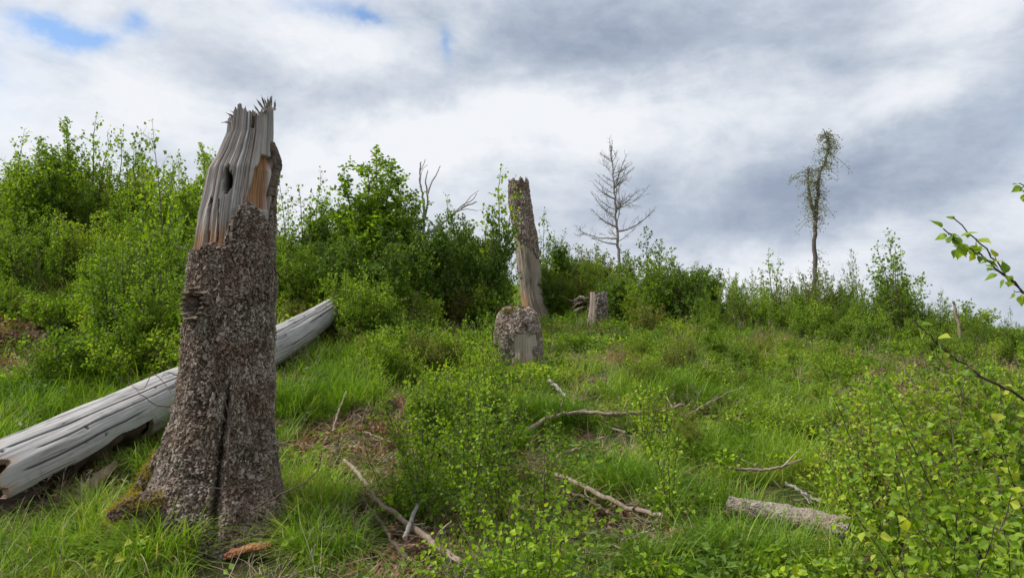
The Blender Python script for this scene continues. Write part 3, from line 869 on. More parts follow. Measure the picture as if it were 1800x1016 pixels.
def fallen_log():
    pts = [(-150, 925, 4.35), (60, 820, 5.2), (157, 768, 5.8), (290, 702, 6.75), (400, 648, 7.8), (500, 598, 9.0), (575, 550, 10.2), (640, 500, 12.0)]
    Pc = np.array([at(*p) for p in pts])
    for k in range(len(Pc)):
        pass
    b0 = Pc[2].copy(); b0[2] = float(tz(b0[0], b0[1]))
    root = empty('fallen_log', b0, 'long barkless silver grey log lying uphill behind the tall snag, hollow at its broken end', 'log')
    n, k = 520, 340
    A = smooth_path(Pc - b0, n)
    rad = np.interp(np.linspace(0, 7, n), [0, 1, 2, 3, 4, 5, 6, 7], [.285, .262, .245, .228, .215, .205, .165, .10])
    T = nz(np.gradient(A, axis=0)); S = nz(np.cross(T, [0, 0, 1.0])); U = np.cross(S, T)
    th = np.arange(k) / k * 2 * np.pi          # 0 = to the right of the run (camera side), pi/2 = up
    s = np.linspace(0, 1, n); ss = np.concatenate([[0], np.cumsum(np.linalg.norm(np.diff(A, axis=0), axis=1))])
    SS, TT = np.meshgrid(ss, th, indexing='ij')
    D = np.cos(TT)[..., None] * S[:, None] + np.sin(TT)[..., None] * U[:, None]
    q = np.stack([np.cos(TT) * 6, np.sin(TT) * 6, SS * .8], -1)
    r = rad[:, None] * (1 + (fbm(q * [.3, .3, 1.0], 5, 3) - .5) * .26) + (fbm(q * [1, 1, .6], 6, 3) - .5) * .012
    # drying cracks that run with the grain, slightly spiral
    crack = np.zeros_like(r)
    rs = np.random.default_rng(12)
    for c in range(26):
        a0 = rs.uniform(-.9, 2.8); s0 = rs.uniform(0, ss[-1] * .85); ln = rs.uniform(.6, 2.4); w = rs.uniform(.014, .034)
        dd = np.angle(np.exp(1j * (TT - a0 - .10 * (SS - s0) - .05 * (fbm(q * [.1, .1, 3] + c, 9, 2) - .5) * 2)))
        crack = np.maximum(crack, np.exp(-(dd / w) ** 2) * sstep(0, .15, SS - s0) * sstep(0, .25, s0 + ln - SS) * rs.uniform(.5, 1))
    for a0, s0, ln, w, tw in [(1.75, .5, 3.6, .020, -.10), (1.25, .55, 2.6, .026, -.12), (.85, .7, 2.9, .018, -.08), (.45, .5, 1.5, .028, -.05), (1.05, 3.6, 3.0, .022, .05), (.6, 5.2, 2.2, .03, .02), (1.3, 5.6, 2.0, .03, .0)]:
        dd = np.angle(np.exp(1j * (TT - a0 - tw * (SS - s0) - .04 * (fbm(np.stack([SS * 2.5, 0 * SS + a0 * 9, 0 * SS], -1), 23, 3) - .5) * 2)))
        crack = np.maximum(crack, np.exp(-(dd / w) ** 2) * sstep(0, .1, SS - s0) * sstep(0, .3, s0 + ln - SS))
    r = r - crack * .011
    knots = np.zeros_like(r)
    for (a0, s0) in [(1.2, .55), (.75, 1.2), (.3, 1.35), (1.0, 2.2), (.5, 2.9), (.7, 4.6), (1.2, 5.3), (.6, 5.6), (1.0, 5.9), (.8, 3.8)]:
        dd = np.hypot(np.angle(np.exp(1j * (TT - a0))) * .22, (SS - s0)) 
        knots = np.maximum(knots, np.exp(-(dd / .013) ** 2))
    r = r - knots * .018
    V = A[:, None] + r[..., None] * D
    # opening: camera side lower flank is broken away near the lower end
    jag = (fbm(np.stack([TT * 0, TT * 2, SS * 4], -1), 14, 3) - .5) * .3
    lowside = np.angle(np.exp(1j * (TT + .95)))
    lim = np.interp(SS, [0, 1.95, 2.05, 9], [.95, .95, -1, -1]) + jag * .6
    openm = (np.abs(lowside) < lim)
    # ragged lower end
    endj = .38 + .25 * (fbm(np.stack([np.cos(TT) * 2, np.sin(TT) * 2, 0 * TT], -1), 18, 3) - .5) + .06 * np.sin(TT * 9) + .18 * np.sin(TT - .4)
    openm |= SS < endj
    endj2 = ss[-1] - .05 - .25 * fbm(np.stack([np.cos(TT) * 3, np.sin(TT) * 3, 0 * TT], -1), 19, 3)
    openm |= SS > endj2
    keep = ~openm
    kf = keep[:-1] & keep[1:] & np.roll(keep, -1, 1)[:-1] & np.roll(keep, -1, 1)[1:]
    grain = np.stack([np.cos(TT + .1 * SS) * .22, np.sin(TT + .1 * SS) * .22, SS], -1)
    edge_w = np.clip(1 - (np.abs(SS - endj) / .10), 0, 1) * .5
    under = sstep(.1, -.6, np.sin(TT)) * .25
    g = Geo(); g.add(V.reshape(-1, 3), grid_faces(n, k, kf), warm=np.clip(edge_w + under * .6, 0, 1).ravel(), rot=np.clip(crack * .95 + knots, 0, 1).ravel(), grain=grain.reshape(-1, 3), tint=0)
    # inner face of the shell and its broken rim
    Vi = A[:, None] + (r - .035 - .02 * fbm(q * [1, 1, 2], 30, 3))[..., None] * D
    g.add(Vi[:220].reshape(-1, 3), grid_faces(220, k, kf[:219])[:, ::-1], warm=.6, rot=.75, grain=grain[:220].reshape(-1, 3), tint=0)
    nb = k
    # rim faces joining inner and outer along the opening
    def edge_quads():
        idx = np.arange(n * k).reshape(n, k); out_ = []
        kk = np.zeros((n + 1, k), bool); kk[1:n] = kf
        for i_ in range(0, 219):
            for j_ in range(k):
                if not kf[i_, j_]: continue
                a, b_, c_, d_ = idx[i_, j_], idx[i_, (j_ + 1) % k], idx[i_ + 1, (j_ + 1) % k], idx[i_ + 1, j_]
                if i_ == 0 or not kf[i_ - 1, j_]: out_.append((a, b_))
                if not kf[i_ + 1, j_]: out_.append((c_, d_))
                if not kf[i_, (j_ + 1) % k]: out_.append((b_, c_))
                if not kf[i_, (j_ - 1) % k]: out_.append((d_, a))
        return out_
    eq = np.array(edge_quads()); Vf = V.reshape(-1, 3); If = Vi.reshape(-1, 3); Gf = grain.reshape(-1, 3)
    Vr = np.stack([Vf[eq[:, 0]], Vf[eq[:, 1]], If[eq[:, 1]], If[eq[:, 0]]], 1).reshape(-1, 3)
    Gr = np.stack([Gf[eq[:, 0]], Gf[eq[:, 1]], Gf[eq[:, 1]], Gf[eq[:, 0]]], 1).reshape(-1, 3)
    g.add(Vr, np.arange(len(Vr)).reshape(-1, 4), warm=.55, rot=.12, grain=Gr, tint=0)
    link('trunk', g.mesh('log_trunk', M['log'], True), root)
    # rotten core filling the inside
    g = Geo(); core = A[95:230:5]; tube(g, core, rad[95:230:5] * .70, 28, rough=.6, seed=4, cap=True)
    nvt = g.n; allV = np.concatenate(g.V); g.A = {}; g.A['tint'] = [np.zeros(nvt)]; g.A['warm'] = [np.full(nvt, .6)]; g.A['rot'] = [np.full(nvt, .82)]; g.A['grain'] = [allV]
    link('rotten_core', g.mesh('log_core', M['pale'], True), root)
    # split slab of the flank still attached
    sl = smooth_path(np.array([at(205, 812, 5.75), at(175, 838, 5.5), (at(150, 858, 5.35)), at(118, 880, 5.2)]) - b0, 24)
    g = Geo(); V = []
    for q_ in range(24):
        t = q_ / 23; w = .055 * math.sin(min(1, t * 1.4 + .25) * 1.6) * (1 - .25 * t); p = sl[q_]
        nrm_ = np.array([.35, -.8, .55]); sd = nz(np.cross(nz(sl[-1] - sl[0]), nrm_)); nn = nz(nrm_)
        jt = .008 * math.sin(q_ * 1.9)
        V += [p + sd * (w + jt), p + sd * (w + jt) * .5 + nn * .018, p - sd * w * .5 + nn * .018, p - sd * (w - jt), p - nn * .02]
    V = np.array(V); g.add(V, grid_faces(24, 5), warm=.35, rot=0.05, grain=V, tint=0)
    link('split_slab', g.mesh('split_slab', M['pale']), root)
    # thin dead twigs lying over the log
    for sd_, pp in enumerate([[(300, 690, 6.15), (270, 655, 6.4), (250, 685, 6.1), (225, 672, 6.2)], [(308, 715, 6.0), (275, 712, 5.95), (245, 690, 5.95), (232, 680, 6.1)], [(315, 662, 6.5), (295, 655, 6.5), (280, 668, 6.4)]]):
        g = Geo(); P3 = smooth_path(np.array([at(*p) for p in pp]) - b0, 14, .004, sd_); tube(g, P3, np.linspace(.005, .002, 14), 4, tint=.2)
        link('dead_twig', g.mesh('dead_twig', M['twig']), root)


fallen_log()


# ------------------------------------------------------------------ the other stumps
def stump(name, label, cat, rows, D, bark_fn, seed, nth=150, nzr=170, wood='pale', flat=.02, topjag=.05, bark_sc=.7, lean_extra=0):
    """rows: (py, left, right) of the outline from the top down"""
    rows = sorted(rows, key=lambda r_: -r_[0]); pm = D / FPX
    py0 = rows[0][0]; b0 = at((rows[0][1] + rows[0][2]) / 2, py0, D); gz = float(tz(b0[0], b0[1]))
    root = empty(name, (b0[0], b0[1], gz), label, cat)
    b0 = np.array([b0[0], b0[1], gz])
    ax = np.array([at((l + r_) / 2, py, D) - b0 for py, l, r_ in rows]); rd = np.array([(r_ - l) / 2 * pm for _, l, r_ in rows])
    z0 = min(-.12, ax[0, 2]); z = np.linspace(z0, ax[-1, 2], nzr); th = np.linspace(0, 2 * np.pi, nth, endpoint=False)
    cx = np.interp(z, ax[:, 2], ax[:, 0]); cr = np.interp(z, ax[:, 2], rd)
    Z_, T_ = np.meshgrid(z, th, indexing='ij'); q = np.stack([np.cos(T_), np.sin(T_), Z_], -1)
    r = cr[:, None] * (1 + (fbm(q * 2, seed, 3) - .5) * .34)
    rim = ax[-1, 2] - topjag * (.2 + 1.6 * fbm(np.stack([np.cos(T_) * 3, np.sin(T_) * 3, 0 * T_], -1), seed + 2, 3)) 
    Nn = np.stack([np.cos(T_), np.sin(T_), 0 * T_], -1)
    C = np.stack([cx, 0 * z, 0 * z], -1)[:, None]
    zz = np.minimum(Z_, rim)
    keep = ~(Z_ > rim + .01)
    # wood
    ang = np.stack([np.cos(T_) * 8, np.sin(T_) * 8, Z_ * 1.4], -1); gr = fbm(ang, seed + 3, 4)
    rw = r - .006 + (gr - .5) * .04; Pw = C + rw[..., None] * Nn; Pw[..., 2] = zz
    kf = keep[:-1] | keep[1:]; kf = kf & np.roll(kf, -1, 1)
    X0 = (Pw[..., 0] + b0[0]) / D * FPX + 900
    c5, s5 = math.cos(PITCH), math.sin(PITCH)
    dzv = Pw[..., 2] + b0[2] - EYE; PY = 508 - FPX * (dzv * c5 - D * s5) / (D * c5 + dzv * s5)
    m_, warm = bark_fn(X0, PY, np.sin(T_))
    g = Geo(); grain = np.stack([np.cos(T_) * .3, np.sin(T_) * .3, Z_], -1)
    g.add(Pw.reshape(-1, 3), grid_faces(nzr, nth, kf), warm=np.clip(warm, 0, 1).ravel(), rot=(sstep(.6, .75, gr) * .5).ravel(), grain=grain.reshape(-1, 3), tint=0)
    rimz = np.minimum(rim[-1], z[-1]); V = []
    cxt = np.interp(rimz, z, cx); rt = np.interp(rimz, z, cr)
    for kk, (f_, dp) in enumerate([(1, 0), (.8, .03), (.5, .05), (.02, .05)]):
        V.append(np.stack([cxt + rt * f_ * np.cos(th), rt * f_ * np.sin(th), rimz - dp * topjag * 14 * .5 + (vn(np.stack([np.cos(th) * 5 * f_, np.sin(th) * 5 * f_, 0 * th + kk], -1), seed) - .5) * topjag], -1))
    V = np.array(V); g.add(V.reshape(-1, 3), grid_faces(4, nth)[:, ::-1], warm=.2, rot=.15, grain=V.reshape(-1, 3), tint=0)
    link('bare_wood', g.mesh(name + '_wood', M[wood]), root)
    # bark
    Pb = C + r[..., None] * Nn; Pb[..., 2] = zz; disp, cid, e = bark_disp(Pb, seed + 6, bark_sc)
    m_ = m_ + (fbm(Pb * 14, seed + 8, 3) - .5) * 22
    rb = r + disp + .028 * sstep(-.5, 4, m_) - .010; Pb = C + rb[..., None] * Nn; Pb[..., 2] = zz
    kp = (m_ > 0) & keep; kb = kp[:-1] & kp[1:] & np.roll(kp, -1, 1)[:-1] & np.roll(kp, -1, 1)[1:]
    g = Geo(); g.add(Pb.reshape(-1, 3), grid_faces(nzr, nth, kb), tint=(cid + .15).ravel(), edge=(e * .7).ravel())
    link('bark', g.mesh(name + '_bark', M['bark']), root)
    return root, b0


print('stumps')
def bf2(X, Y, sn):     # far leaning snag: bark above a slanting ragged line
    line = 418 + (X - 905) * .9
    return np.where(sn < .3, line - Y, 8), np.clip(sstep(500, 540, Y) * sstep(938, 920, X) * .9 + .15, 0, 1)
stump('leaning_snag', 'slender leaning snag, dark bark above and pale wood below, behind the low stump', 'tree snag',
      [(560, 922, 966), (520, 916, 954), (470, 910, 949), (415, 903, 943), (360, 897, 935), (312, 893, 926), (306, 893, 926)], 15.2, bf2, 200, topjag=.16, bark_sc=.5)
def bf3(X, Y, sn):
    d = np.maximum(np.abs(X - 923 + (Y - 600) * .06) - 15 - np.clip((Y - 580) * .07, 0, 7), (590 - Y) * .5)
    return np.where(sn < .2, np.clip(d * 1.2, -9, 9), 9.), np.clip(sstep(620, 655, Y) * .9 + .12 + sstep(620, 640, Y) * sstep(898, 888, X), 0, 1)
st3, st3b = stump('bark_stump', 'thick low stump with dark flaking bark and a pale bare strip down its front', 'tree stump',
      [(690, 850, 968), (655, 862, 960), (620, 869, 951), (585, 868, 950), (566, 871, 947), (551, 878, 941), (541, 887, 931), (534, 899, 918), (531, 905, 912)], 9.7, bf3, 230, topjag=.07, bark_sc=.9)
def bf4(X, Y, sn):
    return np.where((X < 1045) & (sn < 0), -8., 8.), .15 + 0 * X
stump('cut_stump', 'small short grey stump half hidden among shrubs at the hill edge', 'tree stump',
      [(572, 1032, 1072), (540, 1036, 1068), (513, 1037, 1066), (511, 1037, 1066)], 13.6, bf4, 260, topjag=.03, bark_sc=.6)

# moss on the mid stump's top
rs = np.random.default_rng(5); gm = Geo(); n = 2000
aa = rs.uniform(0, 2 * np.pi, n); rr = np.sqrt(rs.random(n)) * .20
pp = np.stack([rr * np.cos(aa) - .03, rr * np.sin(aa) - .08, np.full(n, 0.0)], -1)
ztop = (at(905, 541, 9.7) - st3b)[2]
pp[:, 2] = ztop - rr * .35 + rs.normal(0, .012, n)
leaves(gm, pp[fbm(pp * 9, 3, 3) > .45], rs.normal(0, 1, (n, 3))[fbm(pp * 9, 3, 3) > .45] + [0, 0, .8], .03, _NAR, rs, .3, width=1.5)
mo = link('moss', gm.mesh('moss_cap', M['moss']), st3); mo['kind'] = 'stuff'

# ------------------------------------------------------------------ dead branches on the ground
print('branches')
CHILD_TWIGS = True


def fallen(name, label, cat, pts, w0, w1, mat='branch', lift=0.5, twigs=4, seed=0, rough=.22, group=None, k=9, raise_=None):
    """pts: photograph positions; the branch follows the slope through them"""
    P = []
    for q, p in enumerate(pts):
        h = hit(p[0], p[1]) if len(p) == 2 else at(*p)
        P.append(h + np.array([0, 0, (w0 if len(p) == 2 else 0) * lift]))
    if raise_ is not None:
        for q in range(len(P)): P[q][2] += raise_[q] + (.05 if P[q][1] > 4.6 else .02)
    P = np.array(P); b0 = P[0].copy(); b0[2] = float(tz(b0[0], b0[1]))
    root = empty(name, b0, label, cat, group)
    n = max(14, 6 * len(pts)); Q = smooth_path(P - b0, n, w0 * .35, seed)
    g = Geo(); tube(g, Q, np.linspace(w0, w1, n) , k, tint=.5, rough=rough, seed=seed)
    link('stem', g.mesh(name + '_stem', M[mat], True), root)
    rs_ = np.random.default_rng(seed + 100)
    for t in range(twigs):
        f = rs_.uniform(.25, .97); i_ = min(int(f * (n - 1)), n - 2); p = Q[i_]; d = nz(Q[i_ + 1] - Q[i_])
        dd = nz(d * .8 + rs_.normal(0, .6, 3) + [0, 0, .35]); ln = rs_.uniform(.08, .3) * min(2.0, 18 * w0 + .6)
        qs = smooth_path(np.array([p, p + dd * ln * .5, p + dd * ln + rs_.normal(0, .03, 3)]), 6)
        g = Geo(); tube(g, qs, np.linspace(w1 * .6 + .001, .0018, 6), 4, tint=rs_.random())
        link('twig', g.mesh('twig', M[mat]), root)
    return root


fallen('fallen_branch', 'long dead branch lying level across the middle of the grassy slope', 'branch', [(922, 778), (960, 768), (1010, 762), (1080, 762), (1150, 755), (1202, 748)], .024, .013, twigs=9, seed=1, raise_=[.02, .10, .14, .12, .12, .14])
fallen('fallen_branch', 'thin dead branch tip rising right of the long level branch', 'branch', [(1205, 752), (1240, 738), (1262, 727)], .012, .005, twigs=2, seed=2, raise_=[.05, .09, .12])
fallen('fallen_branch', 'topmost of three thin parallel dead branches arching through the grass', 'branch', [(1225, 742), (1275, 722), (1320, 711), (1362, 705)], .010, .006, twigs=2, seed=3, raise_=[.05, .12, .15, .12])
fallen('fallen_branch', 'middle one of three thin parallel dead branches arching through the grass', 'branch', [(1272, 742), (1310, 725), (1340, 717), (1368, 712)], .012, .006, twigs=2, seed=4, raise_=[.03, .10, .12, .1])
fallen('fallen_branch', 'lowest of three thin parallel dead branches arching through the grass', 'branch', [(1290, 758), (1320, 742), (1345, 733), (1372, 728)], .014, .007, twigs=2, seed=5, raise_=[.03, .09, .1, .08])
fallen('fallen_branch', 'short thick dark dead branch poking out left of the central saplings', 'branch', [(735, 794), (765, 808), (800, 830)], .022, .024, twigs=2, seed=6, mat='grey_branch', raise_=[.08, .07, .06])
fallen('fallen_branch', 'short dead branch stub pointing up right beside the central sapling', 'branch', [(980, 828), (1020, 817), (1062, 806)], .017, .010, twigs=1, seed=7, raise_=[.06, .09, .12])
fallen('fallen_branch', 'long pale crooked branch running down to the bottom edge of the clearing', 'branch', [(605, 842), (640, 880), (662, 910), (705, 948), (750, 975), (812, 1018)], .014, .021, twigs=5, seed=8, raise_=[.09, .07, .06, .07, .07, .06])
fallen('fallen_branch', 'short pale stick crossing the long crooked branch at the bottom', 'branch', [(738, 935), (725, 955), (712, 975)], .013, .015, mat='grey_branch', twigs=0, seed=9, raise_=[.14, .11, .06])
fallen('fallen_branch', 'dark half buried branch lying beside the crooked pale one', 'branch', [(630, 890), (665, 940), (700, 985), (740, 1016)], .013, .014, mat='twig', twigs=4, seed=10, raise_=[.04, .03, .04, .04])
fallen('fallen_branch', 'long brown branch slanting down right over the bare brown patch', 'branch', [(960, 868), (1010, 882), (1060, 910), (1110, 930), (1168, 940)], .020, .015, twigs=4, seed=11, raise_=[.10, .09, .08, .06, .05])
fallen('fallen_branch', 'darker branch half under the long brown one on the bare patch', 'branch', [(985, 885), (1040, 905), (1085, 935), (1160, 945)], .014, .010, twigs=3, seed=12, mat='twig', raise_=[.04, .04, .04, .03])
fallen('fallen_branch', 'dark branch in the shade below the long brown slanting branch', 'branch', [(965, 968), (1000, 980), (1040, 1000)], .016, .013, twigs=4, seed=13, mat='twig', raise_=[.07, .06, .05])
fallen('fallen_branch', 'slightly bowed bare branch lying level in the grass above the short log', 'branch', [(1283, 855), (1330, 858), (1370, 858), (1410, 851)], .012, .011, twigs=2, seed=14, raise_=[.08, .08, .09, .12])
fallen('fallen_branch', 'dark broken branch just uphill of the short log', 'branch', [(1382, 888), (1410, 900), (1440, 915)], .013, .010, mat='grey_branch', twigs=3, seed=15, raise_=[.10, .09, .07])
fallen('fallen_branch', 'pale upright broken stick beside the red brown bracken', 'branch', [(584, 778), (596, 752), (608, 731)], .011, .006, mat='pale_stick' if False else 'branch', twigs=0, seed=16, raise_=[.03, .12, .18])
fallen('fallen_branch', 'short grey stick lying in the herbs below the low bark stump', 'branch', [(966, 694), (982, 706), (998, 718)], .022, .018, mat='grey_branch', twigs=0, seed=17, raise_=[.1, .08, .06])
fallen('fallen_branch', 'pale stick sticking out of the grass at the left above the log', 'branch', [(12, 738), (24, 756), (38, 772)], .012, .013, mat='branch', twigs=0, seed=18, raise_=[.1, .06, .05])
fallen('fallen_branch', 'bent grey stick on the bank of the left thicket', 'branch', [(143, 520), (150, 505), (146, 492)], .016, .008, mat='grey_branch', twigs=1, seed=19, raise_=[.06, .08, .10])
fallen('fallen_branch', 'dark stub of branch at the foot of the left thicket', 'branch', [(62, 632), (75, 620), (88, 610)], .03, .02, mat='twig', twigs=1, seed=20, raise_=[.05, .08, .11])
fallen('fallen_branch', 'light grey broken stub at the foot of the low bark stump', 'branch', [(880, 650), (888, 642), (893, 634)], .035, .015, mat='grey_branch', twigs=0, seed=21, raise_=[.02, .05, .08])
fallen('fallen_branch', 'thin pale stick half buried in litter left of centre', 'branch', [(640, 780), (662, 790), (690, 800)], .008, .006, twigs=2, seed=22, raise_=[.05, .05, .04])


def short_log():
    pts = [(1283, 918), (1330, 925), (1385, 938), (1440, 955), (1497, 966)]
    P = np.array([hit(*p) + np.array([0, 0, .12]) for p in pts])
    # keep it straight
    P = P[0] + np.linspace(0, 1, 5)[:, None] * (P[-1] - P[0])
    b0 = P[2].copy(); b0[2] = float(tz(b0[0], b0[1]))
    root = empty('short_log', b0, 'short thick bark covered log with an upright side stub, lying in the grass', 'log')
    n, k = 150, 64; A = smooth_path(P - b0, n); T = nz(np.gradient(A, axis=0)); S = nz(np.cross(T, [0, 0, 1.])); U = np.cross(S, T)
    th = np.arange(k) / k * 2 * np.pi; D = np.cos(th)[None, :, None] * S[:, None] + np.sin(th)[None, :, None] * U[:, None]
    r = np.interp(np.linspace(0, 1, n), [0, .08, .3, .5, .8, 1], [.060, .060, .066, .076, .078, .074])[:, None] * np.ones((1, k))
    V = A[:, None] + r[..., None] * D; dp, cid, e = bark_disp(V, 300, 1.6)
    V = A[:, None] + (r + dp * .5 + (fbm(V * 9, 301, 3) - .5) * .03)[..., None] * D
    g = Geo(); g.add(V.reshape(-1, 3), grid_faces(n, k), tint=np.clip(cid * .6 + .62, 0, 1.2).ravel(), edge=(e * .4).ravel())
    for e_ in (0, n - 1):
        g.add(np.concatenate([V[e_], A[e_][None]]), np.stack([np.arange(k), (np.arange(k) + 1) % k, np.full(k, k)], -1), tint=.9, edge=0)
    link('trunk', g.mesh('short_log_trunk', M['bark']), root)
    a = A[30] + [0, 0, .03]
    tgt = at(1380, 893, P[1][1] + .0) - b0
    g = Geo(); tube(g, smooth_path(np.array([a, (a + tgt) / 2, tgt]), 10), np.linspace(.026, .023, 10), 12, tint=.8, rough=.15, seed=3)
    link('side_stub', g.mesh('side_stub', M['branch'], True), root)


short_log()


def red_chunk():
    c = hit(436, 984) + np.array([0, 0, .05]); root = empty('wood_chunk', c, 'flat reddish orange chunk of rotten wood lying in grass before the tall snag', 'wood chunk')
    a = at(394, 978, c[1] - .02) - c; b_ = at(478, 958, c[1] + .02) - c
    n, k = 26, 14; A = smooth_path(np.array([a, (a + b_) / 2 + [0, 0, .012], b_]), n)
    T = nz(b_ - a); S = nz(np.cross(T, [0, 0, 1.])); U = np.cross(S, T); th = np.arange(k) / k * 2 * np.pi
    rs_ = np.random.default_rng(2); V = []
    for q in range(n):
        w = .048 * (.55 + .45 * math.sin(math.pi * (q + 1) / (n + 1))) * rs_.uniform(.85, 1.15)
        V.append(A[q] + (np.cos(th) * w)[:, None] * S + (np.sin(th) * w * .5)[:, None] * U + rs_.normal(0, .004, (k, 3)))
    V = np.array(V); g = Geo(); g.add(V.reshape(-1, 3), grid_faces(n, k), warm=np.repeat(np.linspace(.7, 0, n), k) * .8, rot=0, grain=V.reshape(-1, 3) * [.6, .6, 1], tint=0)
    for e_ in (0, n - 1):
        Ve = np.concatenate([V[e_], A[e_][None]])
        g.add(Ve, np.stack([np.arange(k), (np.arange(k) + 1) % k, np.full(k, k)], -1), warm=.2, rot=0, grain=Ve, tint=0)
    link('rotten_wood', g.mesh('wood_chunk', M['redwood']), root)


red_chunk()

# brush pile of old silver branches on the middle slope, and the torn root beside the small stump
def brush(name, label, cat, cx, cy, wpx, n, seed, mat='grey_branch', r=.018, h=.5, ln=1.0):
    c = hit(cx, cy); root = empty(name, c, label, cat); rs_ = np.random.default_rng(seed); W_ = wpx / FPX * c[1]
    for q in range(n):
        p = np.array([rs_.uniform(-.5, .5) * W_, rs_.uniform(-.3, .3) * W_, rs_.uniform(.02, h)])
        d = nz(np.array([rs_.normal(0, 1), rs_.normal(0, .5), rs_.normal(.1, .35)])); l_ = ln * rs_.uniform(.4, 1)
        P = smooth_path(np.array([p - d * l_ / 2, p + rs_.normal(0, .05, 3), p + d * l_ / 2]), 9, .006, q)
        g = Geo(); rr_ = r * rs_.uniform(.5, 1.3); tube(g, P, np.linspace(rr_, rr_ * .4, 9), 6, tint=rs_.random(), rough=.2, seed=q)
        link('branch', g.mesh('brush_branch', M[mat], True), root)


brush('brush_pile', 'pile of old pale grey branches below the dead forked sapling', 'brush pile', 706, 470, 70, 26, 3, h=.55, r=.026)
brush('torn_root', 'pale torn roots and wood remains left of the small grey stump', 'root', 1012, 556, 28, 12, 4, 'branch', .03, .35, .45)
brush('brush_pile', 'dark heap of twigs under the right hand hill edge', 'brush pile', 1330, 580, 60, 16, 5, 'branch', .02, .3, 1.0)
brush('brush_pile', 'tangle of thin dead twigs beneath the central saplings', 'brush pile', 880, 905, 190, 26, 6, 'twig', .006, .16, .5)
brush('brush_pile', 'tangle of thin dead twigs beside the crooked pale branch', 'brush pile', 700, 950, 130, 18, 7, 'branch', .005, .07, .35)
brush('brush_pile', 'loose dead twigs on the brown patch right of the centre', 'brush pile', 1120, 965, 160, 20, 8, 'branch', .005, .08, .4)

# ------------------------------------------------------------------ standing dead wood
print('dead trees')


def poly_tree(name, label, cat, D, stems, mat, gx_=None):
    """stems: list of (points [(px,py)], r0, r1)"""
    p0 = at(*stems[0][0][0], D); b0 = np.array([p0[0], p0[1], float(tz(p0[0], p0[1]))])
    root = empty(name, b0, label, cat)
    for q, (pp, r0, r1) in enumerate(stems):
        P = np.array([at(px, py, D + (.15 * math.sin(q * 2.3 + k) if q else 0)) - b0 for k, (px, py) in enumerate(pp)])
        if q == 0: P = np.concatenate([[[P[0][0], P[0][1], -.05]], P]) if P[0][2] > .02 else P
        n = 5 * len(P); g = Geo(); tube(g, smooth_path(P, n, r0 * .18, q), np.linspace(r0, r1, n), 7 if q == 0 else 5, tint=.5, rough=.15, seed=q)
        link('trunk' if q == 0 else 'branch', g.mesh(name + ('_trunk' if q == 0 else '_branch'), M[mat], True), root)
    return root, b0


poly_tree('dead_sapling', 'thin dead forked sapling with bare pale stems against the sky', 'dead tree', 13.0,
          [([(741, 470), (742, 420), (746, 390), (744, 350), (738, 315), (740, 285)], .035, .012), ([(747, 385), (752, 350), (748, 320), (752, 300)], .02, .008), ([(751, 345), (757, 325), (768, 305), (774, 292)], .018, .007),
           ([(739, 300), (745, 288), (748, 280)], .01, .004), ([(745, 380), (732, 360), (722, 350)], .01, .004), ([(738, 330), (742, 300), (752, 290)], .008, .004)], 'grey_branch')
poly_tree('dead_branch', 'arching bare dead branch rising right beside the forked dead sapling', 'dead tree', 12.6,
          [([(745, 425), (765, 405), (790, 382), (815, 365), (838, 355)], .035, .010), ([(790, 382), (812, 362), (830, 352), (838, 340)], .014, .005), ([(800, 372), (820, 368), (840, 371)], .010, .004), ([(765, 405), (758, 390), (738, 385), (728, 390)], .014, .005),
           ([(815, 362), (828, 345), (842, 335)], .008, .004), ([(780, 390), (800, 385), (812, 388)], .008, .003)], 'grey_branch')


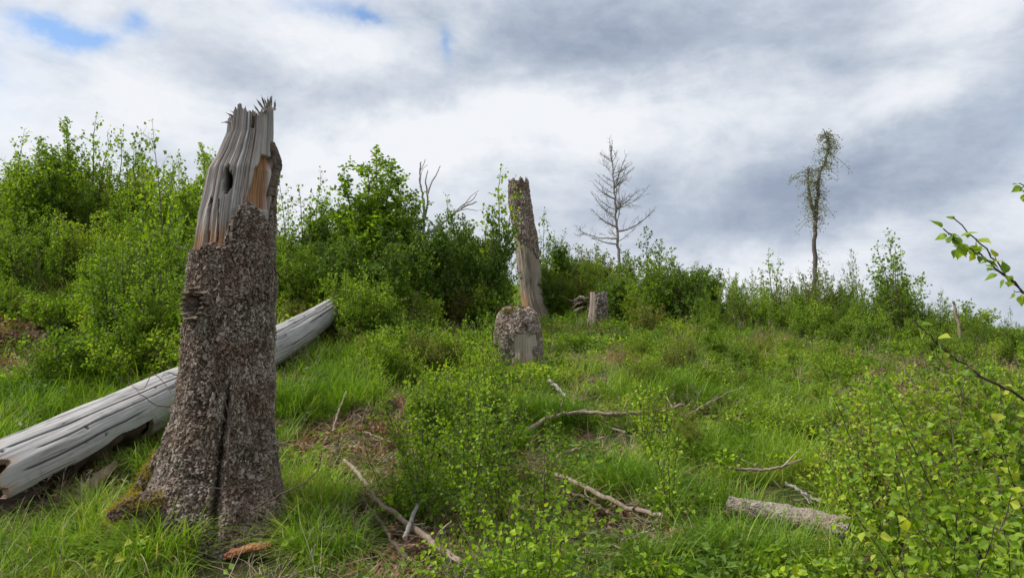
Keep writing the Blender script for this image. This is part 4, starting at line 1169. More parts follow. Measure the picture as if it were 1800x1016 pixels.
def dead_conifer():
    D = 18.0; top = at(1074, 256, D); bot = at(1088, 450, D); b0 = np.array([bot[0], bot[1], float(tz(bot[0], bot[1]))])
    root = empty('dead_tree', b0, 'bare dead tree with a crown of fine twigs at the hill edge', 'dead tree')
    A = smooth_path(np.array([[0, 0, -.1], bot - b0, at(1083, 380, D) - b0, at(1078, 310, D) - b0, top - b0]), 40, .01, 3)
    g = Geo(); tube(g, A, np.linspace(.050, .006, 40), 7, tint=.25, rough=.12); link('trunk', g.mesh('dead_tree_trunk', M['grey_branch'], True), root)
    rs_ = np.random.default_rng(8); H = (top - b0)[2]
    def br(p, d, ln, r0, sag=.1, name='branch'):
        u = np.linspace(0, 1, 9)[:, None]
        q = p + d * ln * u + np.array([0, 0, 1]) * (.32 * ln * u ** 2 - sag * ln * u) + np.cumsum(rs_.normal(0, .012 * ln, (9, 3)), 0)
        g = Geo(); tube(g, q, np.linspace(r0, .004, 9), 4, tint=.4)
        for w in range(int(5 + ln * 13)):
            f = rs_.uniform(.12, 1); i_ = min(int(f * 8), 7); pp = q[i_] + (q[i_ + 1] - q[i_]) * (f * 8 - i_)
            dd = nz(nz(q[-1] - q[0]) * .7 + rs_.normal(0, .6, 3) + [0, 0, .25]); l2 = ln * rs_.uniform(.12, .34) * (1.2 - f * .6)
            q2 = smooth_path(np.array([pp, pp + dd * l2 * .5 + rs_.normal(0, .02, 3), pp + dd * l2 + [0, 0, .08 * l2]]), 5)
            tube(g, q2, np.linspace(.0045, .0025, 5), 3, tint=.35, cap=False)
            if l2 > .15:
                for v in range(3):
                    f2_ = rs_.integers(1, 5); d4 = nz(dd + rs_.normal(0, .6, 3)); q4 = np.array([q2[f2_], q2[f2_] + d4 * l2 * .35, q2[f2_] + d4 * l2 * .5 + [0, 0, .02]]); tube(g, q4, [.003, .0025, .002], 3, tint=.35, cap=False)
        link(name, g.mesh('dead_tree_branch', M['grey_branch']), root)
    for k in range(34):
        t = .30 + .67 * rs_.random() ** .9; p = A[int(t * 39)]; prof = np.interp(p[2] / H, [0, .35, .45, .7, .9, 1], [.2, .45, .75, .85, .42, .15])
        a = rs_.uniform(0, 2 * np.pi); el_ = rs_.uniform(.05, .6) + .3 * t
        br(p, np.array([math.cos(a) * math.cos(el_), math.sin(a) * math.cos(el_), math.sin(el_)]), prof * rs_.uniform(.4, 1.25), .011)
    def aim(px0, py0, px1, py1):
        a = at(px0, py0, D) - b0; b_ = at(px1, py1, D - .3) - b0; br(a, nz(b_ - a), np.linalg.norm(b_ - a) * .92, .022, .30)
    aim(1088, 405, 1156, 366); aim(1086, 420, 1010, 402); aim(1087, 430, 1030, 418); aim(1083, 370, 1128, 330); aim(1083, 350, 1040, 318); aim(1085, 400, 1045, 375); aim(1080, 330, 1108, 300)


dead_conifer()


def tall_birch():
    D = 20.0; P0 = at(1431, 530, D); b0 = np.array([P0[0], P0[1], float(tz(P0[0], P0[1]))])
    root = empty('birch_tree', b0, 'tall slender lone birch with sparse drooping foliage close to its trunk', 'tree')
    main = smooth_path(np.array([[0, 0, -.1]] + [list(at(px, py, D) - b0) for px, py in [(1431, 520), (1433, 470), (1431, 425), (1434, 380), (1438, 345), (1440, 310), (1450, 285), (1457, 260), (1452, 238), (1446, 226)]]), 50, .012, 4)
    g = Geo(); tube(g, main, np.concatenate([np.linspace(.068, .05, 25), np.linspace(.048, .008, 25)]), 8, tint=.15, rough=.15)
    link('trunk', g.mesh('birch_trunk', M['birch_bark'], True), root)
    sec = smooth_path(np.array([at(px, py, D) - b0 for px, py in [(1434, 385), (1427, 360), (1422, 335), (1421, 312), (1422, 298)]]), 20, .01, 5)
    g = Geo(); tube(g, sec, np.linspace(.05, .02, 20), 6, tint=.15, rough=.15); link('limb', g.mesh('birch_limb', M['birch_bark'], True), root)
    rs_ = np.random.default_rng(18); gs, gl = Geo(), Geo(); LP, LA = [], []
    spots = []
    for k in range(230):
        if rs_.random() < .30: p = sec[rs_.integers(4, 20)]
        else: p = main[rs_.integers(18, 47)]
        spots.append((p, rs_.uniform(.15, .42) if rs_.random() < .7 else rs_.uniform(.4, .85)))
    for k in range(22): spots.append((main[rs_.integers(6, 14)], rs_.uniform(.15, .42)))
    for k in range(14): spots.append((main[rs_.integers(17, 21)], rs_.uniform(.2, .45)))
    for p, ln in spots:
        a = rs_.uniform(0, 2 * np.pi); el_ = rs_.uniform(-.1, 1.1)
        d = np.array([math.cos(a) * math.cos(el_), math.sin(a) * math.cos(el_), math.sin(el_)])
        u = np.linspace(0, 1, 6)[:, None]; q = p + d * ln * .8 * u + np.array([0, 0, -1]) * ln * .6 * u ** 2.0 + rs_.normal(0, .015, (6, 3)) * u
        tube(gs, q, np.linspace(.009, .003, 6), 3, tint=.1, cap=False)
        m_ = int(ln * 34); t = rs_.uniform(.2, 1, m_); cum = np.linspace(0, 1, 6)
        pp = np.stack([np.interp(t, cum, q[:, c]) for c in range(3)], -1) + rs_.normal(0, .06, (m_, 3))
        LP.append(pp); LA.append(rs_.normal(0, .5, (m_, 3)) + [0, 0, -.7])
    leaves(gl, np.concatenate(LP), np.concatenate(LA), .042, _FAR, rs_, .2)
    link('twigs', gs.mesh('birch_twigs', M['birch_bark']), root)['kind'] = 'stuff'
    link('foliage', gl.mesh('birch_foliage', M['leaf_birch']), root)['kind'] = 'stuff'


tall_birch()

# bare patches: photograph position, half width and half depth in metres, strength
BARE = [(645, 790, .42, .75, 1), (680, 850, .34, .45, 1), (710, 960, .50, .36, 1), (860, 925, .45, .22, .9), (1110, 955, .50, .32, .9), (1090, 905, .4, .2, .7), (1040, 905, .35, .15, .6), (790, 1000, .5, .2, .7),
        (140, 490, 1.3, .7, .9), (250, 470, .8, .6, .6), (1450, 592, 1.5, .45, 1), (1590, 640, 1.0, .4, .9), (1310, 590, .9, .4, .5), (820, 625, .8, .7, .8), (770, 590, .6, .6, .5), (1000, 560, .6, .5, .6), (440, 930, .35, .12, .7),
        (250, 880, .5, .35, .5), (120, 900, .35, .30, .8), (30, 900, .4, .3, .9), (1530, 720, .5, .6, .6), (1400, 905, .35, .12, .8), (1310, 735, .7, .25, .3), (540, 650, .3, .5, .3), (670, 450, 1.0, .8, .5), (1230, 800, .4, .2, .3), (1280, 930, .2, .1, .9)]
BP = [(hit(px, py), a, b, s) for px, py, a, b, s in BARE]


def bareness(x, y):
    v = np.zeros_like(x)
    jx = (fbm(np.stack([x * 2.2, y * 2.2, 0 * x], -1), 60, 3) - .5) * .8; jy = (fbm(np.stack([x * 2.2, y * 2.2, 0 * x + 5], -1), 61, 3) - .5) * .8
    for c, a, b, s in BP:
        q = np.hypot((x - c[0] + jx * a) / a, (y - c[1] + jy * b) / b)
        v = np.maximum(v, s * (1 - sstep(.75, 1.15, q)))
    sp = fbm(np.stack([x * 1.25, y * 1.25, 0 * x + 2], -1), 64, 3)
    return np.maximum(v, .9 * sstep(.615, .67, sp) * (y > 3.2))


# ------------------------------------------------------------------ living shrubs and saplings
print('shrubs')


def proto(name, mat, seed, **kw):
    rs_ = np.random.default_rng(seed); gs, gl = grow(rs_, **kw)
    return dict(stems=gs.mesh(name + '_stems', M['twig']), leaf=gl.mesh(name + '_leaves', M[mat]), h=kw['h'])


KIND = {
 # dense leafy bush of young birches
 'dense': [proto('dense', 'leaf', s, h=2.0, stems=7, spread=.38, side=.32, sidelen=.38, leafgap=.019, leaf=.050, base_r=.015, start=.06, upper_sparse=.35) for s in (1, 2, 3)],
 # cone shaped bush, closed below and airy at its tip
 'cone': [proto('cone', 'leaf', s, h=2.8, stems=6, spread=.20, side=.34, sidelen=.36, leafgap=.015, leaf=.052, base_r=.016, start=.05, upper_sparse=.2) for s in (11, 12)],
 # open crown whose leaves show one by one
 'airy': [proto('airy', 'leaf_dark' if s == 22 else 'leaf', s, h=2.2, stems=6, spread=.40, side=.20, sidelen=.38, leafgap=.040, leaf=.058, base_r=.012, start=.10, upper_sparse=.25) for s in (21, 22, 23)],
 # narrow upright shoot
 'spire': [proto('spire', 'leaf', s, h=1.8, stems=4, spread=.15, side=.26, sidelen=.25, leafgap=.026, leaf=.048, base_r=.012, start=.08, upper_sparse=.3) for s in (31, 32)],
 'dark': [proto('dark', 'leaf_dark', s, h=1.8, stems=9, spread=.45, side=.36, sidelen=.42, leafgap=.015, leaf=.052, base_r=.016, start=.05, upper_sparse=.1) for s in (41, 42)],
 'olive': [proto('olive', 'leaf_olive', s, h=1.0, stems=10, spread=.6, side=.5, sidelen=.5, leafgap=.020, leaf=.036, base_r=.010, start=.05, upper_sparse=.2) for s in (51, 52)],
 'low': [proto('low', 'leaf', s, h=.7, stems=9, spread=.7, side=.55, sidelen=.6, leafgap=.020, leaf=.040, base_r=.009, start=.05, kind=_FAR) for s in (61, 62)],
 'lime': [proto('lime', 'leaf_lime', s, h=.9, stems=6, spread=.55, side=.36, sidelen=.5, leafgap=.026, leaf=.033, base_r=.008, start=.06, kind=_MID, lift=.12, fall=.9, upper_sparse=.2) for s in (71, 72, 73)],
}
PR = random.Random(5)


def shrub(name, label, cat, x, y, h, kind, group=None, variant=None, wide=1.0, rz=None):
    p = KIND[kind][variant if variant is not None else PR.randrange(len(KIND[kind]))]
    if group: label = {'dense': 'rounded ', 'cone': 'pointed ', 'dark': 'dark green ', 'olive': 'olive brown ', 'low': 'fine leaved ', 'lime': 'bright yellow green ', 'airy': 'open ', 'spire': 'narrow '}[kind] + label
    root = bpy.data.objects.new(name, None); COL.objects.link(root)
    root.location = (x, y, float(tz(x, y)) - .02); root.rotation_euler = (PR.uniform(-.06, .06), PR.uniform(-.06, .06), PR.uniform(0, 6.28) if rz is None else rz)
    s = h / p['h']; root.scale = (s * wide, s * wide, s)
    tag(root, label, cat, group)
    a = bpy.data.objects.new('stems', p['stems']); b = bpy.data.objects.new('foliage', p['leaf'])
    for q in (a, b): COL.objects.link(q); q.parent = root; q['kind'] = 'stuff'
    return root


def shrub_px(name, label, cat, px, D, top, kind, **kw):
    c = ground(px, D); t = at(px, top, D)
    return shrub(name, label, cat, c[0], c[1], max(.3, t[2] - c[2]), kind, **kw)


# the ones that stand out against the sky, left to right: column, distance, row of the tip
SKY = [
 (8, 11.5, 218, 'airy', 'shrub', 'airy dark leaved shrub cut by the left edge of the picture, tip against the sky', 1.0),
 (50, 11.8, 245, 'dense', 'shrub', 'leafy shrub second from the left edge along the thicket skyline', 1.0),
 (92, 12.0, 200, 'cone', 'birch_sapling', 'tallest pointed birch sapling at the left of the thicket skyline', 1.0),
 (140, 12.2, 198, 'spire', 'birch_sapling', 'slim upright shoot with a bare tip right of the tallest left sapling', .8),
 (187, 12.8, 226, 'airy', 'shrub', 'sparse wiry shrub with fine twigs in the middle of the left thicket skyline', 1.0),
 (232, 12.4, 228, 'airy', 'shrub', 'dark airy shrub left of the big leaved one on the left skyline', .9),
 (300, 9.6, 214, 'airy', 'shrub', 'open shrub whose big single leaves stand out against the sky left of the tall snag', .75),
 (345, 11.0, 240, 'cone', 'birch_sapling', 'leafy sapling whose top shows just left of the tall snag', .8),
 (372, 12.0, 262, 'spire', 'birch_sapling', 'thin sapling tip touching the left side of the snag top', .8),
 (512, 11.8, 290, 'airy', 'shrub', 'airy shrub just right of the tall snag with leaves against the sky', .8),
 (545, 12.3, 296, 'spire', 'birch_sapling', 'narrow sapling second from the tall snag on its right side', .9),
 (590, 12.8, 338, 'dense', 'shrub', 'rounded leafy shrub in the dip left of the cone shaped birch', .8),
 (648, 12.6, 246, 'cone', 'birch_sapling', 'large cone shaped young birch rising above the middle thicket', 1.3),
 (650, 12.3, 322, 'dense', 'shrub', 'dense leafy shrub forming the skirt of the cone shaped birch', .95),
 (690, 12.9, 325, 'dense', 'shrub', 'leafy shrub at the right foot of the cone shaped birch', .8),
 (775, 13.6, 338, 'spire', 'birch_sapling', 'small narrow shoot between the dead forked sapling and the arching dead branch', .8),
 (808, 13.2, 372, 'dense', 'shrub', 'green shrub below the arching dead branch', .8),
 (862, 13.2, 286, 'spire', 'birch_sapling', 'tall narrow birch spire left of the leaning snag', .9),
 (848, 12.6, 368, 'dark', 'shrub', 'dense dark green bush leaning against the left side of the leaning snag', .62),
 (952, 15.8, 372, 'airy', 'shrub', 'small airy shrub right behind the leaning snag', .7),
 (985, 16.2, 425, 'dark', 'shrub', 'dark shrub right of the leaning snag', .9),
 (1030, 16.8, 432, 'olive', 'shrub', 'olive shrub at the foot of the bare dead tree, on its left', .8),
 (1062, 15.0, 445, 'dense', 'shrub', 'bright green shrub in front of the bare dead tree', .9),
 (1150, 14.6, 398, 'airy', 'shrub', 'broad shrub with an open dark top right of the bare dead tree', .9),
 (1165, 14.0, 425, 'dense', 'shrub', 'broad leafy bush under the open topped shrub right of the bare dead tree', .9),
 (1205, 13.8, 462, 'dark', 'shrub', 'dark shrub sloping down right of the broad leafy bush', .8),
 (1243, 15.5, 462, 'airy', 'shrub', 'small airy shrub in the gap between the broad bush and the right hand spires', .7),
 (1290, 15.8, 488, 'spire', 'birch_sapling', 'short sapling at the lowest dip of the skyline', .9),
 (1322, 15.6, 470, 'spire', 'birch_sapling', 'sapling left of the pointed spire on the right hand skyline', .8),
 (1352, 15.4, 436, 'spire', 'birch_sapling', 'pointed sapling spire left of the tall lone birch', 1.1),
 (1388, 16.0, 480, 'spire', 'birch_sapling', 'sapling between the pointed spire and the tall lone birch', .9),
 (1418, 18.0, 468, 'airy', 'shrub', 'faint airy shrub behind the foot of the tall lone birch', .6),
 (1462, 17.0, 488, 'spire', 'birch_sapling', 'small sapling just right of the tall lone birch', .8),
 (1508, 16.5, 436, 'airy', 'shrub', 'faint wiry shrub left of the large airy birch on the right', .55),
 (1588, 13.8, 398, 'airy', 'birch_sapling', 'large airy young birch standing alone against the sky at the right', 1.0),
 (1650, 14.2, 505, 'airy', 'shrub', 'low airy shrub right of the large airy young birch', .8),
 (1722, 12.6, 558, 'spire', 'birch_sapling', 'small leafy sapling on the far right skyline', .8),
 (1775, 12.0, 538, 'airy', 'shrub', 'thin shrub near the right edge with leaves against the sky', .55),
]
for (px, D, top, kd, nm, lab, wd) in SKY:
    shrub_px(nm, lab, 'sapling' if nm == 'birch_sapling' else 'shrub', px, D, top, kd, wide=wd)

# the rest of the thickets: bushes nobody could tell apart share their band's label
BANDS = [
 # px0, px1, D0, D1, top0, top1, n, kinds, label, group
 (-60, 375, 11.2, 13.6, 245, 330, 30, ['dense', 'cone', 'airy', 'dense', 'spire'], 'tall leafy shrub packed in the wall of the left thicket', 'shrubs of the left thicket wall'),
 (-40, 350, 9.6, 11.2, 330, 440, 24, ['dense', 'cone', 'dense', 'spire', 'dense'], 'mid height leafy shrub in front of the left thicket wall', 'shrubs before the left thicket wall'),
 (170, 345, 7.4, 9.2, 370, 500, 16, ['dense', 'cone', 'dense'], 'bright leafy shrub standing between the left thicket and the tall snag', 'bright shrubs left of the tall snag'),
 (-80, 330, 7.2, 9.4, 500, 590, 34, ['low', 'olive', 'low', 'low'], 'low bush on the left slope above the fallen log', 'low bushes above the fallen log'),
 (490, 730, 10.6, 13.4, 330, 440, 28, ['dense', 'airy', 'dark', 'cone', 'spire', 'dense'], 'leafy shrub in the thicket between the tall snag and the dead forked sapling', 'shrubs of the middle thicket'),
 (490, 640, 10.0, 11.6, 425, 490, 12, ['low', 'dense'], 'low leafy shrub uphill of the far end of the fallen log', 'low shrubs beyond the log'),
 (620, 880, 9.9, 12.6, 470, 545, 30, ['low', 'olive', 'lime', 'low'], 'low bush on the middle slope left of the low bark stump', 'low bushes of the middle slope'),
 (730, 905, 12.6, 14.4, 385, 440, 16, ['dark', 'dense', 'olive', 'dense'], 'shrub in the dark clump left of the leaning snag', 'shrubs of the dark clump'),
 (945, 1110, 14.6, 17.0, 435, 490, 20, ['olive', 'dense', 'dark', 'olive'], 'shrub on the hill edge between the leaning snag and the bare dead tree', 'shrubs on the middle hill edge'),
 (1075, 1260, 12.4, 15.2, 455, 520, 20, ['dense', 'dense', 'olive', 'dark'], 'shrub in the green hump right of the bare dead tree', 'shrubs of the green hump'),
 (815, 880, 8.5, 9.2, 560, 620, 4, ['lime'], 'small bush against the left flank of the low bark stump', 'bushes at the low bark stump'),
 (622, 680, 9.9, 10.8, 470, 495, 4, ['dense', 'lime'], 'bush hiding the upper end of the fallen log', 'bushes over the upper log end'),
 (1230, 1600, 13.6, 17.2, 458, 530, 40, ['dense', 'spire', 'olive', 'dense', 'airy'], 'shrub along the right hand hill edge', 'shrubs along the right hill edge'),
 (1400, 1720, 12.4, 14.4, 505, 570, 30, ['dense', 'low', 'lime', 'spire', 'dense'], 'shrub below the hill edge right of the tall lone birch', 'shrubs below the right hill edge'),
 (1600, 1860, 11.0, 13.4, 545, 605, 28, ['dense', 'spire', 'low', 'lime'], 'shrub on the far right shoulder of the hill', 'shrubs on the right shoulder'),
 (955, 1190, 9.6, 12.4, 560, 600, 14, ['low', 'olive', 'low'], 'low bush in the meadow right of the low bark stump', 'low bushes right of the bark stump'),
 (1500, 1880, 4.4, 7.5, 605, 700, 24, ['lime', 'low', 'lime', 'olive'], 'young bush in the leafy mass at the lower right', 'young bushes of the lower right mass'),
 (1600, 1880, 3.4, 4.6, 700, 800, 6, ['lime'], 'young bush at the front of the lower right mass', 'young bushes at the front of the lower right mass'),
 (600, 1010, 6.2, 8.8, 590, 660, 26, ['lime', 'low', 'lime'], 'young bush between the log and the low bark stump', 'young bushes below the low bark stump'),
 (700, 1010, 4.8, 6.0, 690, 770, 7, ['lime'], 'young bush inside the central foreground clump', 'young bushes of the central clump'),
 (1040, 1500, 6.5, 11.0, 615, 720, 40, ['lime', 'low', 'spire', 'olive'], 'small bush scattered over the right hand meadow', 'small bushes of the right hand meadow'),
 (490, 660, 9.2, 11.0, 505, 560, 12, ['lime', 'low', 'olive'], 'bush crowding the upper end of the fallen log', 'bushes at the upper end of the log'),
 (-60, 330, 7.4, 9.6, 480, 560, 22, ['lime', 'lime', 'low'], 'leafy bush on the left slope above the log', 'leafy bushes on the left slope'),
 (610, 860, 8.8, 10.4, 535, 585, 22, ['low', 'lime', 'olive', 'low'], 'bush on the rough slope right of the fallen log', 'bushes on the rough slope right of the log'),
 (955, 1500, 8.8, 12.6, 570, 618, 30, ['low', 'lime', 'olive', 'spire'], 'small bush on the rough upper meadow', 'small bushes of the upper meadow'),
 (1200, 1500, 10.4, 12.8, 590, 625, 8, ['low', 'olive', 'low'], 'low bush scattered in the grass under the right bank', 'low bushes under the right bank'),
]
for (a, b_, d0, d1, t0, t1, n, kinds, lab, grp) in BANDS:
    for q in range(n):
        px = a + (b_ - a) * (q + PR.random()) / n; D = PR.uniform(d0, d1); top = t0 + (t1 - t0) * (1 - (D - d0) / (d1 - d0)) * PR.uniform(.7, 1) + PR.uniform(0, .25) * (t1 - t0)
        kd = PR.choice(kinds)
        if abs(px - 905) < 62 and D < 9.9 and grp != 'bushes at the low bark stump': continue
        if abs(px - 930) < 62 and D < 15.2: continue
        if abs(px - 1052) < 42 and D < 13.8: continue
        c = ground(px, D); h = at(px, top, D)[2] - c[2]
        if kd == 'lime' and D < 7: h = min(h, .95)
        if h < .35: h = PR.uniform(.3, .5)
        bq = np.hypot(c[0] - base[0], c[1] - base[1]) < .7 or (D < 6.5 and px < 620)
        if bq or (kd in ('lime', 'low', 'olive') and grp != 'bushes at the low bark stump' and bareness(np.array([c[0]]), np.array([c[1]]))[0] > .45): continue
        if 900 < px < 1500 and 4.2 < D < 7.6 and grp[:12] != 'young bushes' and 'meadow' not in grp: continue
        if 1240 < px < 1530 and D < 5.6: continue
        n_w = len(lab.split()) + {'dark': 2, 'olive': 2, 'low': 2, 'lime': 3}.get(kd, 1)
        part = '' if n_w > 14 else ', left part' if px < a + (b_ - a) / 3 else ', middle part' if px < a + (b_ - a) * 2 / 3 else ', right part'
        shrub({'cone': 'birch_sapling', 'low': 'low_bush', 'lime': 'low_bush', 'olive': 'low_bush'}.get(kd, 'shrub'), lab + part, {'cone': 'sapling', 'low': 'bush', 'lime': 'bush', 'olive': 'bush'}.get(kd, 'shrub'), c[0], c[1], h, kd, group=grp, wide=PR.uniform(.75, 1.05))

# leaning pale stake-like birch stem on the right skyline
poly_tree('leaning_pole', 'pale leaning bare birch stem right of the large airy young birch', 'dead tree', 13.0,
          [([(1690, 600), (1686, 575), (1680, 548), (1676, 530)], .035, .02)], 'pale_dummy' if False else 'branch')


# ------------------------------------------------------------------ near saplings, leaf by leaf
print('near saplings')
leaf_me = []
for q in range(6):
    g = Geo(); V, F = _NEAR; V = V.copy(); V[:, 2] += -.10 * V[:, 1] ** 2 * (1 + .3 * q) + .03 * np.sin(V[:, 1] * 5 + q); V[:, 0] *= .9 + .05 * q
    g.add(V, F, tint=[.1, .35, .5, .62, .8, 1.0][q])
    # short stalk
    g.add(np.array([[-.012, 0, 0], [.012, 0, 0], [.01, -.35, .05], [-.01, -.35, .05]]), np.array([[0, 1, 2, 3]]), tint=.2)
    leaf_me.append(g.mesh('leaf', M['leaf_near']))
leaf_me2 = []
for q in range(4):
    c = leaf_me[q + 1].copy(); c.materials.clear(); c.materials.append(M['leaf_lime']); leaf_me2.append(c)


def leaf_obj(p, a, nrm_, size, parent, rs_, meshes):
    a = nz(a); s_ = nz(np.cross(a, nrm_)); n_ = np.cross(s_, a)
    from mathutils import Matrix
    o = bpy.data.objects.new('leaf', meshes[rs_.integers(0, len(meshes))])
    mw = Matrix(((s_[0] * size, a[0] * size, n_[0] * size, p[0]), (s_[1] * size, a[1] * size, n_[1] * size, p[1]), (s_[2] * size, a[2] * size, n_[2] * size, p[2]), (0, 0, 0, 1)))
    COL.objects.link(o); o.parent = parent; o.matrix_local = mw
    return o


def near_sapling(name, label, b0, paths, seed, leaf=.04, gap=.028, meshes=leaf_me, cap=300, side=.5, sidelen=.22, r0=.006, group=None, fall=.7, tip_start=.1):
    """stems along given paths (local), with side shoots, every leaf an object up to the cap"""
    root = empty(name, b0, label, 'sapling', group); rs_ = np.random.default_rng(seed); LPs = []
    for P in paths:
        P = np.asarray(P, float); n = max(14, 5 * len(P)); Q = smooth_path(P, n, .003, seed)
        Lt = np.linalg.norm(np.diff(Q, axis=0), axis=1).sum()
        g = Geo(); tube(g, Q, np.linspace(r0, .0016, n), 6, tint=.3)
        link('stem', g.mesh('sapling_stem', M['twig'], True), root)
        nb = int(Lt * side * 20)
        for b in range(nb):
            t = tip_start + (1 - tip_start) * (b + rs_.random()) / max(nb, 1); i_ = min(int(t * (n - 1)), n - 2); p = Q[i_]; d0 = nz(Q[i_ + 1] - Q[i_])
            dd = nz(d0 * .7 + rs_.normal(0, .75, 3)); ln = sidelen * rs_.uniform(.4, 1.2) * (1.15 - t)
            u = np.linspace(0, 1, 6)[:, None]; q = p + dd * ln * u + [0, 0, -.0] + rs_.normal(0, .004, (6, 3)) * u
            g = Geo(); tube(g, q, np.linspace(r0 * .4, .0009, 6), 4, tint=.3); link('twig', g.mesh('sapling_twig', M['twig']), root)
            m_ = max(2, int(ln / gap))
            for v in range(m_):
                f = (v + .6) / m_; LPs.append((p + (q[-1] - p) * f, dd))
        m_ = int(Lt * .8 / gap)
        for v in range(m_):
            f = .15 + .85 * (v + .5) / m_; i_ = min(int(f * (n - 1)), n - 2); LPs.append((Q[i_], nz(Q[i_ + 1] - Q[i_])))
    rs_.shuffle(LPs)
    rest = Geo()
    for q, (p, d) in enumerate(LPs):
        a = nz(d * .45 + rs_.normal(0, .55, 3) + [0, 0, -fall * rs_.random()]); nn = nz(np.array([0, -.35, 1]) + rs_.normal(0, .45, 3)); sz = leaf * rs_.uniform(.55, 1.2)
        p = p + a * sz * .3
        if q < cap: leaf_obj(p, a, nn, sz, root, rs_, meshes)
        else: leaves(rest, [p], [a], leaf * .95, _MID, rs_, .6)
    if rest.n: link('foliage', rest.mesh('sapling_foliage', M['leaf_near'] if meshes is leaf_me else M['leaf_lime']), root)['kind'] = 'stuff'
    return root


def at_l(b0, pts): return [at(*p) - b0 for p in pts]


# birch whose twigs reach in from the right edge
b0 = ground(2080, 2.4)
near_sapling('birch_sapling', 'birch sapling reaching in from the right edge with toothed leaves against the sky', b0,
             [at_l(b0, [(2060, 1100, 2.4), (2010, 800, 2.3), (1930, 620, 2.2), (1800, 512, 2.1), (1735, 458, 2.05), (1690, 425, 2.02), (1658, 402, 2.0)]),
              at_l(b0, [(1930, 620, 2.2), (1850, 560, 2.3), (1790, 505, 2.3), (1735, 440, 2.25), (1675, 382, 2.2)]),
              at_l(b0, [(2010, 800, 2.3), (1960, 560, 2.5), (1880, 400, 2.5), (1830, 350, 2.45), (1792, 322, 2.4)])], 5, leaf=.036, gap=.038, cap=200, side=.26, sidelen=.10, r0=.0042, tip_start=.3, fall=1.0)
b0 = ground(2020, 2.7)
near_sapling('birch_sapling', 'birch sapling with one long dark twig arching up left over the right hand shrubs', b0,
             [at_l(b0, [(1990, 1000, 2.7), (1920, 780, 2.5), (1800, 702, 2.4), (1735, 668, 2.35), (1680, 630, 2.3), (1640, 595, 2.3), (1605, 562, 2.3)])], 6, leaf=.034, gap=.07, cap=60, side=.25, sidelen=.14, r0=.006, fall=1.0)
# leafy mass of young birches in the lower right corner
RIGHT = [
 (1570, 3.6, 660, .036, 'yellow green birch sapling, leftmost of those filling the lower right corner'),
 (1640, 3.1, 690, .036, 'birch sapling second from the left in the lower right corner'),
 (1700, 3.5, 640, .038, 'tall leafy birch sapling in the middle of the lower right corner'),
 (1765, 2.9, 700, .040, 'birch sapling with large leaves near the lower right corner'),
 (1830, 3.3, 620, .040, 'birch sapling cut by the right edge above the corner'),
 (1620, 2.6, 850, .036, 'low birch shoot at the bottom edge left of the right corner'),
 (1740, 2.4, 860, .040, 'large leaved low birch shoot at the bottom right corner'),
 (1800, 4.4, 600, .036, 'birch sapling behind the others at the right edge'),
 (1530, 4.6, 700, .034, 'thin birch sapling at the left back of the right hand group'),
 (1660, 4.8, 610, .034, 'birch sapling at the back of the right hand group, middle'),
]
for q, (px, D, top, lf, lab) in enumerate(RIGHT):
    rs_ = np.random.default_rng(400 + q); b0 = ground(px, D); h = at(px, top, D)[2] - b0[2]; paths = []
    for s_ in range(5):
        a = rs_.uniform(0, 6.28); sp = rs_.uniform(.12, .42) * h; hh = h * rs_.uniform(.65, 1)
        e_ = np.array([math.cos(a) * sp, math.sin(a) * sp, 0])
        paths.append([np.zeros(3) - [0, 0, .05], e_ * .25 + [0, 0, hh * .35], e_ * .6 + [0, 0, hh * .7], e_ + [0, 0, hh]])
    near_sapling('birch_sapling', lab, b0, paths, 500 + q, leaf=lf, gap=.020, cap=300, side=1.15, sidelen=.36, r0=.004)
# central saplings
CEN = [
 (822, 4.7, 600, .028, 5, .42, 'tall bushy sapling with dark upright stems in the middle foreground'),
 (890, 4.9, 650, .027, 5, .42, 'bushy sapling right behind the middle of the foreground clump'),
 (745, 5.3, 640, .027, 5, .45, 'leafy sapling at the left of the central foreground clump'),
 (955, 5.0, 720, .027, 4, .40, 'leafy sapling at the right of the central foreground clump'),
 (905, 3.35, 868, .033, 5, .36, 'bright yellow green birch sapling at the bottom edge in the centre'),
 (975, 3.7, 850, .030, 4, .36, 'bright low birch sapling just right of the bottom centre'),
 (790, 4.0, 850, .028, 4, .75, 'low sapling with long horizontal leafy twigs left of the bottom centre'),
 (1172, 4.9, 690, .026, 3, .22, 'slender sapling with a dark straight stem right of the bare brown patch'),
 (1130, 6.4, 660, .028, 4, .35, 'light green sapling beyond the long level dead branch'),
 (1290, 7.0, 715, .026, 4, .5, 'small leafy sapling under the three thin parallel branches'),
 (860, 5.9, 600, .028, 5, .5, 'wide light green sapling below the low bark stump'),
 (1480, 5.0, 790, .026, 4, .45, 'yellow green sapling at the right edge of the open grass'),
 (1400, 3.6, 925, .034, 3, .8, 'low birch shoot with big drooping leaves in front of the short log'),
]
